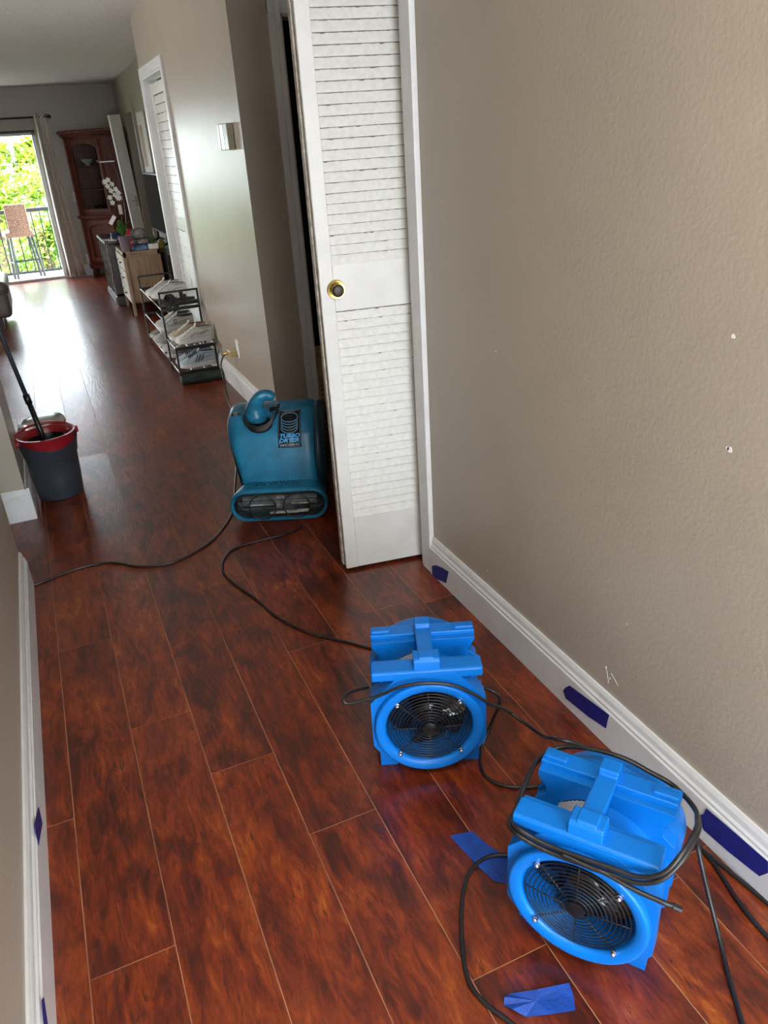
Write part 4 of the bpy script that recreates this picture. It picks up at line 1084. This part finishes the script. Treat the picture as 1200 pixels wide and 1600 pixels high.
# white planter with a succulent
sp = empty('succulent_planter', (1.09, 8.31, .622))
MB().box((-.045, -.035, 0), (.045, .035, .05)).build('planter_box', M_white, sp, bevel=.005)
for k in range(9):
    a = k*2*pi/9; m = MB(); leafmesh(m, (0, 0, .045), (.035*cos(a), .03*sin(a), .085+.02*(k % 3)), .007, .004); o = m.build('leaf', M_leaf, sp); o.modifiers.new('s', 'SOLIDIFY').thickness = .003
tag(sp, 'small white rectangular planter with a green succulent beside the caps', 'planter')

# black media console, television, yellow object
mc = empty('media_console', (1.265, 8.75, 0))
MB().box((-.095, -.75, .0), (.125, 1.05, .58)).build('console_body', M_black, mc, bevel=.005)
for y in (-.5, .0, .5): MB().box((-.102, y-.22, .05), (-.095, y+.22, .52)).build('console_door', M_gloss, mc, bevel=.003)
tag(mc, 'low black media console against the wall behind the oak chest', 'console')
tv = empty('television', (1.30, 9.0, .60))
MB().box((-.018, -.55, .10), (.018, .62, .69)).build('tv_housing', M_black, tv, bevel=.006)
MB().box((-.0195, -.53, .12), (-.018, .60, .675)).build('screen', mat('tv_screen_glass', (.05, .046, .042), .7, spec=.0), tv)
for y in (-.3, .35): MB().prism([(-.07, 0), (.07, 0), (.06, .012), (.012, .03), (.012, .12), (-.012, .12), (-.012, .03), (-.06, .012)], 1, y-.012, y+.012).build('tv_foot', M_black, tv)
tag(tv, 'flat television with a grey glossy screen on the black media console', 'television')
yo = empty('pear_ornament', (1.215, 8.62, .582))
sharpen(MB().lathe([(.001, 0), (.03, .002), (.042, .03), (.038, .06), (.022, .085), (.012, .098), (.001, .10)], n=24).build('ornament_body', mat('dull_yellow', (.45, .36, .10), .5, var=.1), yo), 60)
MB().tube([(0, 0, .098), (.004, 0, .115)], .003, 6).build('stem', M_bronze, yo)
tag(yo, 'dull yellow pear-shaped ornament on the black media console', 'ornament')
# picture on the far right wall
pc = empty('wall_panel', (XF, 9.72, 1.55))
MB().box((-.02, -.30, -.45), (0, .28, .34)).build('panel_board', mat('cream_board', (.50, .46, .38), .6, var=.05), pc, bevel=.003)
MB().box((-.0215, -.02, -.21), (-.02, .20, .21)).build('tan_sheet', mat('tan_paper', (.34, .20, .10), .7, var=.06), pc)
tag(pc, 'cream board with a tan sheet on the far right wall', 'board')

# white door leaf standing off its hinges by the cabinet
lf = empty('detached_door', (1.255, 10.46, 0)); lf.rotation_euler = (0, radians(-2.2), radians(28))
MB().box((-.075, -.015, 0), (.075, .015, 1.90)).build('door_leaf', M_door, lf, bevel=.003)
MB().box((-.045, -.019, .25), (.045, -.015, .85)).box((-.045, -.019, 1.05), (.045, -.015, 1.78)).build('raised_panel', M_door, lf, bevel=.004)
hl = MB().box((.030, -.023, .90), (.062, -.015, 1.02)).build('handle_plate', M_steel, lf, bevel=.002)
MB().tube([(.046, -.02, .97), (.046, -.052, .97), (-.06, -.055, .968)], .007, 8).build('lever', M_steel, hl, smooth=True)
tag(lf, 'narrow white door leaf with a lever handle standing beside the cherry cabinet', 'door')

# ------------------------------------------------------------------ cherry corner cabinet
cb = empty('corner_cabinet', (1.05, 11.5, 0))
def Lc(p): return (p[0]-1.05, p[1]-11.5)
FP = [(.655, 11.775), (.665, 11.64), (1.075, 11.25), (1.365, 11.20), (1.365, 11.775)]
def pent(off):
    c = Vector((1.05, 11.5)); out = []
    for i, p in enumerate(FP):
        v = Vector(p); d = (v-c)
        q = v + Vector((-off if p[0] < 1.3 else 0, -off if p[1] < 11.7 else 0))
        out.append(Lc(q))
    return out
m = MB()
m.prism(pent(.012), 2, .10, .15); m.prism(pent(0), 2, .15, .74); m.prism(pent(.03), 2, .74, .775)
m.build('lower_body', M_cherry, cb, bevel=.005)
m = MB()
for (o0, z0, z1) in ((.015, 1.70, 1.725), (.035, 1.725, 1.755), (.06, 1.755, 1.79)): m.prism(pent(o0), 2, z0, z1)
m.build('crown_moulding', M_cherry, cb, bevel=.006)
A = Vector(Lc(FP[1])); B = Vector(Lc(FP[2])); dv = (B-A); wd = dv.length; ang = math.atan2(dv.y, dv.x)
Mf = Matrix.Translation((A.x, A.y, 0)) @ Matrix.Rotation(ang, 4, 'Z')
# upper case: back, sides and shelves so the glass door shows an interior
m = MB()
fp = [Vector(Lc(p)) for p in FP]
for i in (0, 2, 3, 4):
    a, b = fp[i], fp[(i+1) % 5]; d = (b-a); Mx = Matrix.Translation((a.x, a.y, 0)) @ Matrix.Rotation(math.atan2(d.y, d.x), 4, 'Z')
    m.box((0, 0, .775), (d.length, .018, 1.70), Mx)
m.prism([tuple(p) for p in fp], 2, .776, .79); m.prism([tuple(p) for p in fp], 2, 1.69, 1.70)
m.build('upper_case', M_cherry, cb)
for z in (1.08, 1.36): MB().prism([tuple(p*.93) for p in fp], 2, z, z+.012).build('shelf', M_cherry, cb)
# glass door frame with an arched head
def arch(m, M, x0, x1, z0, z1, w, y0, y1, rise):
    n = 14; cx = (x0+x1)/2
    def head(x): return z1-w-rise + rise*(1-((x-cx)/((x1-x0)/2-w))**2)
    m.box((x0, y0, z0), (x0+w, y1, z1), M); m.box((x1-w, y0, z0), (x1, y1, z1), M); m.box((x0+w, y0, z0), (x1-w, y1, z0+w), M)
    xs = [x0+w + (x1-x0-2*w)*i/n for i in range(n+1)]
    m.prism([(x, head(x)) for x in xs] + [(x1-w, z1), (x0+w, z1)], 1, y0, y1, M)
    return head
m = MB(); arch(m, Mf, .0, wd, .775, 1.70, .055, -.004, .02, .06)
arch(m, Mf, .045, wd-.045, .81, 1.68, .045, -.016, .004, .06)
dr = m.build('glass_door', M_cherry, cb, bevel=.003)
M_thin = mat('thin_clear_glass', (0.95, 0.97, 0.96), 0.02, trans=1.0); M_thin.node_tree.nodes['Principled BSDF'].inputs['IOR'].default_value = 1.12
MB().box((.08, -.004, .84), (wd-.08, -.001, 1.65), Mf).build('glass_pane', M_thin, dr)
MB().lathe([(.003, 0), (.003, -.012), (.009, -.018), (.001, -.024)], axis=1, n=12, M=Mf @ Matrix.Translation((.07, -.016, 1.20))).build('door_knob', M_brass, dr)
m = MB(); m.box((.03, -.010, .17), (wd-.03, -.001, .73), Mf)
ld = m.build('lower_door', M_cherry, cb, bevel=.003)
m = MB(); arch(m, Mf, .055, wd-.055, .20, .71, .045, -.020, -.009, .05)
m.build('door_moulding', mat('cherry_wood_light', (.20, .055, .028), .3, stretch=(1, 1, .15), vscale=20, color2=(.13, .03, .015)), ld, bevel=.003)
for p in (FP[1], FP[2], (1.33, 11.25), (.69, 11.73), (1.33, 11.73)):
    q = Lc(p); x_ = q[0]+(.035 if q[0] < 0 else -.03); y_ = q[1]+(.03 if q[1] < 0 else 0)
    sharpen(MB().lathe([(.001, 0), (.026, 0), (.034, .02), (.036, .05), (.026, .075), (.030, .10), (.001, .10)], c=(x_, y_, 0), n=20).build('bun_foot', M_cherry, cb), 50)
tag(cb, 'tall cherry corner cabinet with an arched glass door by the curtain', 'cabinet')
# bowls inside it
M_bowl = mat('pale_ceramic', (.55, .55, .52), .3, var=.1); M_bowl2 = mat('blush_ceramic', (.60, .45, .40), .3, var=.15)
bowls = [((.885, 11.60, 1.374), .075, M_bowl, 'grey-green bowl at the left of the upper cabinet shelf'), ((1.04, 11.50, 1.374), .055, M_bowl2, 'blush footed bowl at the right of the upper cabinet shelf'), ((1.06, 11.48, 1.094), .06, M_bowl2, 'blush bowl on the lower cabinet shelf'), ((.80, 11.66, .792), .05, M_bowl, 'small bowl on the floor of the glazed cabinet')]
for c, r, mm, lb_ in bowls:
    o = MB().lathe([(.001, 0), (r*.4, 0), (r*.35, r*.25), (r*.8, r*.6), (r, r*1.05), (r*.95, r*1.05), (r*.7, r*.65), (.001, r*.3)], n=28).build('bowl', mm, None, smooth=True); o.location = c
    tag(o, lb_, 'bowl', 'crockery in the cherry cabinet')
for i in range(5):
    o = MB().lathe([(.001, 0), (.018, 0), (.004, .006), (.004, .05), (.022, .07), (.024, .105), (.022, .105), (.019, .072), (.001, .06)], n=16).build('wine_glass', M_glass, None, smooth=True)
    o.location = (.88 + i*.05, 11.57 - i*.03, .792)
    tag(o, 'small stemmed glass in a row behind the cherry cabinet door, on its floor', 'glass', 'stemmed glasses in the cherry cabinet')

# ------------------------------------------------------------------ curtain and rod
ct = empty('curtain', (.44, 11.70, 0))
m = MB(); NX, NZ = 48, 16; grid = []
for j in range(NZ+1):
    t = j/NZ; z = 2.005 - t*1.985; x0 = -.075 - .035*t**.8; x1 = .055 + .085*t**1.1
    row = []
    for i in range(NX+1):
        s_ = i/NX; row.append((x0 + (x1-x0)*s_ + .006*sin(s_*40+t*2), -.03 + .032*sin(s_*2*pi*4.5 + .4*sin(t*3)) * (1 + .3*t), z + .012*(1 if j == 0 and int(s_*9) % 2 else 0)))
    grid.append([m.bm.verts.new(p) for p in row])
for j in range(NZ):
    for i in range(NX): m.bm.faces.new((grid[j][i], grid[j][i+1], grid[j+1][i+1], grid[j+1][i]))
o = m.build('curtain_panel', M_fabric, ct, smooth=True); o.modifiers.new('s', 'SOLIDIFY').thickness = .003
tag(ct, 'gathered beige curtain panel beside the sliding glass door', 'curtain')
rd = empty('curtain_rod', (-.6, 11.70, 1.965))
MB().tube([(-1.3, 0, 0), (1.14, 0, 0)], .010, 10).build('rod', M_espresso, rd, smooth=True)
MB().lathe([(.001, 1.13), (.018, 1.14), (.024, 1.155), (.018, 1.17), (.001, 1.178)], axis=0, n=16).build('finial', M_espresso, rd, smooth=True)
MB().box((1.115, 0, -.012), (1.135, .10, .012)).box((1.105, .088, -.035), (1.145, .10, .035)).build('wall_bracket', M_espresso, rd)
tag(rd, 'dark curtain rod above the sliding glass door', 'curtain rod')

# ------------------------------------------------------------------ recliner arm at the left edge
sf = empty('recliner', (-1.0, 9.0, 0))
def roundbox(x0, x1, y0, y1, z0, z1, r, name, par=sf, m=M_leather): return MB().box((x0, y0, z0), (x1, y1, z1)).build(name, m, par, bevel=r, seg=5)
roundbox(.46, .66, -.45, .45, .10, .40, .05, 'arm_rest'); roundbox(.44, .68, -.47, .47, .30, .45, .07, 'arm_pad')
roundbox(-.66, -.46, -.45, .45, .10, .40, .05, 'arm_rest'); roundbox(-.45, .45, -.45, .40, .12, .40, .06, 'seat_cushion'); roundbox(-.45, .45, .28, .52, .20, .95, .09, 'backrest')
MB().box((.50, -.40, 0), (.56, -.34, .10)).box((.50, .34, 0), (.56, .40, .10)).box((-.56, -.40, 0), (-.5, -.34, .1)).box((-.56, .34, 0), (-.5, .40, .1)).build('foot', M_espresso, sf)
tag(sf, 'taupe leather recliner with a padded arm at the far left', 'armchair')

# ------------------------------------------------------------------ balcony and garden
struct(MB().box((-3, 11.92, -.16), (2.2, 13.35, -.05)).build('floor_balcony', mat('pale_concrete', (.42, .41, .40), .7, var=.1)))
rl = empty('balcony_railing', (0, 13.2, 0))
MB().box((-2.9, -.03, .80), (1.8, .03, .85)).build('top_rail', M_rail, rl, bevel=.004)
MB().box((-2.9, -.02, .02-.07), (1.8, .02, .05-.07)).build('bottom_rail', M_rail, rl)
for i in range(40):
    x = -2.88 + i*.118
    MB().box((x-.008, -.008, -.04), (x+.008, .008, .80)).build('baluster', M_rail, rl)
tag(rl, 'dark metal balcony railing with thin upright bars', 'railing')
st = empty('bar_stool', (-.14, 12.50, -.05))
def leg_(a, b, nm='leg'): return MB().tube([a, b], .017, 4).build(nm, M_rail, st)
zs = .60
for a, b in (((-.15, -.17, zs), (-.19, -.24, 0)), ((.13, -.17, zs), (.17, -.24, 0)), ((-.15, .15, zs), (-.18, .20, 0)), ((.13, .15, zs), (.18, .20, 0))): leg_(a, b)
MB().tube([(-.175, -.215, .28), (.155, -.215, .28)], .013, 4).build('foot_rail', M_rail, st); MB().tube([(.16, -.20, .24), (.16, .18, .24)], .013, 4).build('foot_rail', M_rail, st)
MB().tube([(-.175, -.20, .24), (-.17, .18, .24)], .013, 4).build('foot_rail', M_rail, st)
MB().box((-.21, -.20, .585), (.16, .19, .665)).build('seat', M_rattan, st, bevel=.02)
Mbk = Matrix.Translation((0, .0, .66)) @ Matrix.Rotation(radians(4), 4, 'X')
MB().box((-.150, -.20, .0), (.130, -.165, .365), Mbk).build('backrest', M_rattan, st, bevel=.015)
st.rotation_euler = (0, 0, radians(8))
tag(st, 'woven rattan bar stool with dark legs on the balcony', 'stool')

def foliage(name, label, c, size, n, ls, cols, seed, cat='tree', droop=0.0, trunk=True):
    rn = random.Random(seed); m = MB(); root = empty(name, (c[0], c[1], c[2]))
    blobs = [(Vector((rn.uniform(-.75, .75)*size[0], rn.uniform(-.6, .6)*size[1], rn.uniform(-.75, .8)*size[2])), rn.uniform(.25, .5)) for _ in range(14)]
    for i in range(n):
        b, r = rn.choice(blobs); d = Vector((rn.gauss(0, 1), rn.gauss(0, 1), rn.gauss(0, 1))).normalized()
        p = b + Vector((d.x*size[0]*r, d.y*size[1]*r, d.z*size[2]*r))
        a = Vector((rn.gauss(0, 1), rn.gauss(0, 1), rn.gauss(0, .6))).normalized(); u_ = a.cross(Vector((0, 0, 1)))
        if u_.length < .1: u_ = Vector((1, 0, 0))
        u_.normalize(); L2 = ls*rn.uniform(.6, 1.3)
        try:
            f = m.bm.faces.new([m.bm.verts.new(q) for q in (p, p+a*L2*.5+u_*L2*.28, p+a*L2, p+a*L2*.5-u_*L2*.28)]); f.material_index = rn.randrange(len(cols))
        except ValueError: pass
    m.build('crown', cols, root)
    if trunk: MB().tube([(0, 0, -c[2]-3.2), (.05, 0, -size[2]*.3), (0, 0, size[2]*.4)], .07, 8, radii=[.12, .08, .03]).build('trunk', mat('bark_brown', (.12, .08, .05), .9, var=.3), root)
    return tag(root, label, cat, 'trees and shrubs beyond the balcony')
g1 = mat('bright_leaf', (.22, .42, .03), .5, var=.2); g2 = mat('mid_leaf', (.10, .26, .03), .5, var=.2); g3 = mat('yellow_leaf', (.50, .55, .10), .5, var=.2); g4 = mat('olive_leaf', (.05, .11, .02), .5, var=.2)
for m_ in (g1, g2, g3, g4):
    m_.node_tree.nodes['Principled BSDF'].inputs['Subsurface Weight'].default_value = 0
foliage('shrub', 'leafy shrub right behind the balcony bars, left of the stool', (-1.35, 14.6, .0), (.75, .6, .85), 5200, .10, [g1, g2, g4], 1, 'shrub')
foliage('shrub', 'leafy shrub right behind the balcony bars, right of the stool', (.15, 14.7, .05), (.75, .6, .95), 5200, .10, [g1, g2, g3], 2, 'shrub')
foliage('shrub', 'bright yellow-green shrub above the railing by the curtain', (.7, 15.8, .9), (.8, .6, .45), 3600, .11, [g1, g3], 3, 'shrub')
foliage('shrub', 'bright yellow-green shrub just over the stool backrest and railing', (-.6, 16.2, .8), (.9, .6, .6), 3600, .11, [g1, g3], 4, 'shrub')
foliage('tree', 'pale sunlit tree behind the shrubs, above the stool backrest', (-.62, 20.3, 1.10), (.62, .7, .80), 5200, .16, [g3, g1], 5)
foliage('tree', 'pale sunlit tree behind the shrubs, nearest the curtain', (.72, 20.6, 1.20), (.62, .7, .80), 5200, .16, [g3, g1], 6)
# palm
pm = empty('palm_tree', (.05, 23.2, -2.85))
MB().tube([(0, 0, 0), (.1, 0, 2.5), (.05, 0, 5.0)], .09, 10, radii=[.14, .10, .08]).build('trunk', mat('palm_bark', (.35, .28, .2), .9, var=.2), pm)
rn = random.Random(12)
for k in range(16):
    a = k*2*pi/16 + rn.uniform(-.1, .1); el = rn.uniform(.1, .8); m = MB()
    P = []
    for i in range(13):
        t = i/12; P.append(Vector((cos(a)*1.25*t, sin(a)*1.25*t, 5.0 + sin(el)*1.3*t - .9*t*t)))
    m.tube(P, .012, 4)
    for i in range(2, 13):
        for s_ in (-1, 1):
            side = Vector((-sin(a), cos(a), 0))*s_; tip = P[i] + side*.30*sin(pi*(i/13)**.7) + Vector((cos(a)*.12, sin(a)*.12, -.16))
            d = (tip-P[i]).cross(Vector((0, 0, 1))).normalized()*.02
            try: m.bm.faces.new([m.bm.verts.new(q) for q in (P[i]-d, P[i]+d, tip)])
            except ValueError: pass
    m.build('frond', g3 if k % 2 else g1, pm)
tag(pm, 'pale palm tree rising behind the shrubs', 'palm')
gr_ = MB().box((-40, 11, -3.3), (40, 90, -3.2)).build('ground', mat('grass_ground', (.10, .20, .04), .9, var=.3, vscale=3)); struct(gr_)
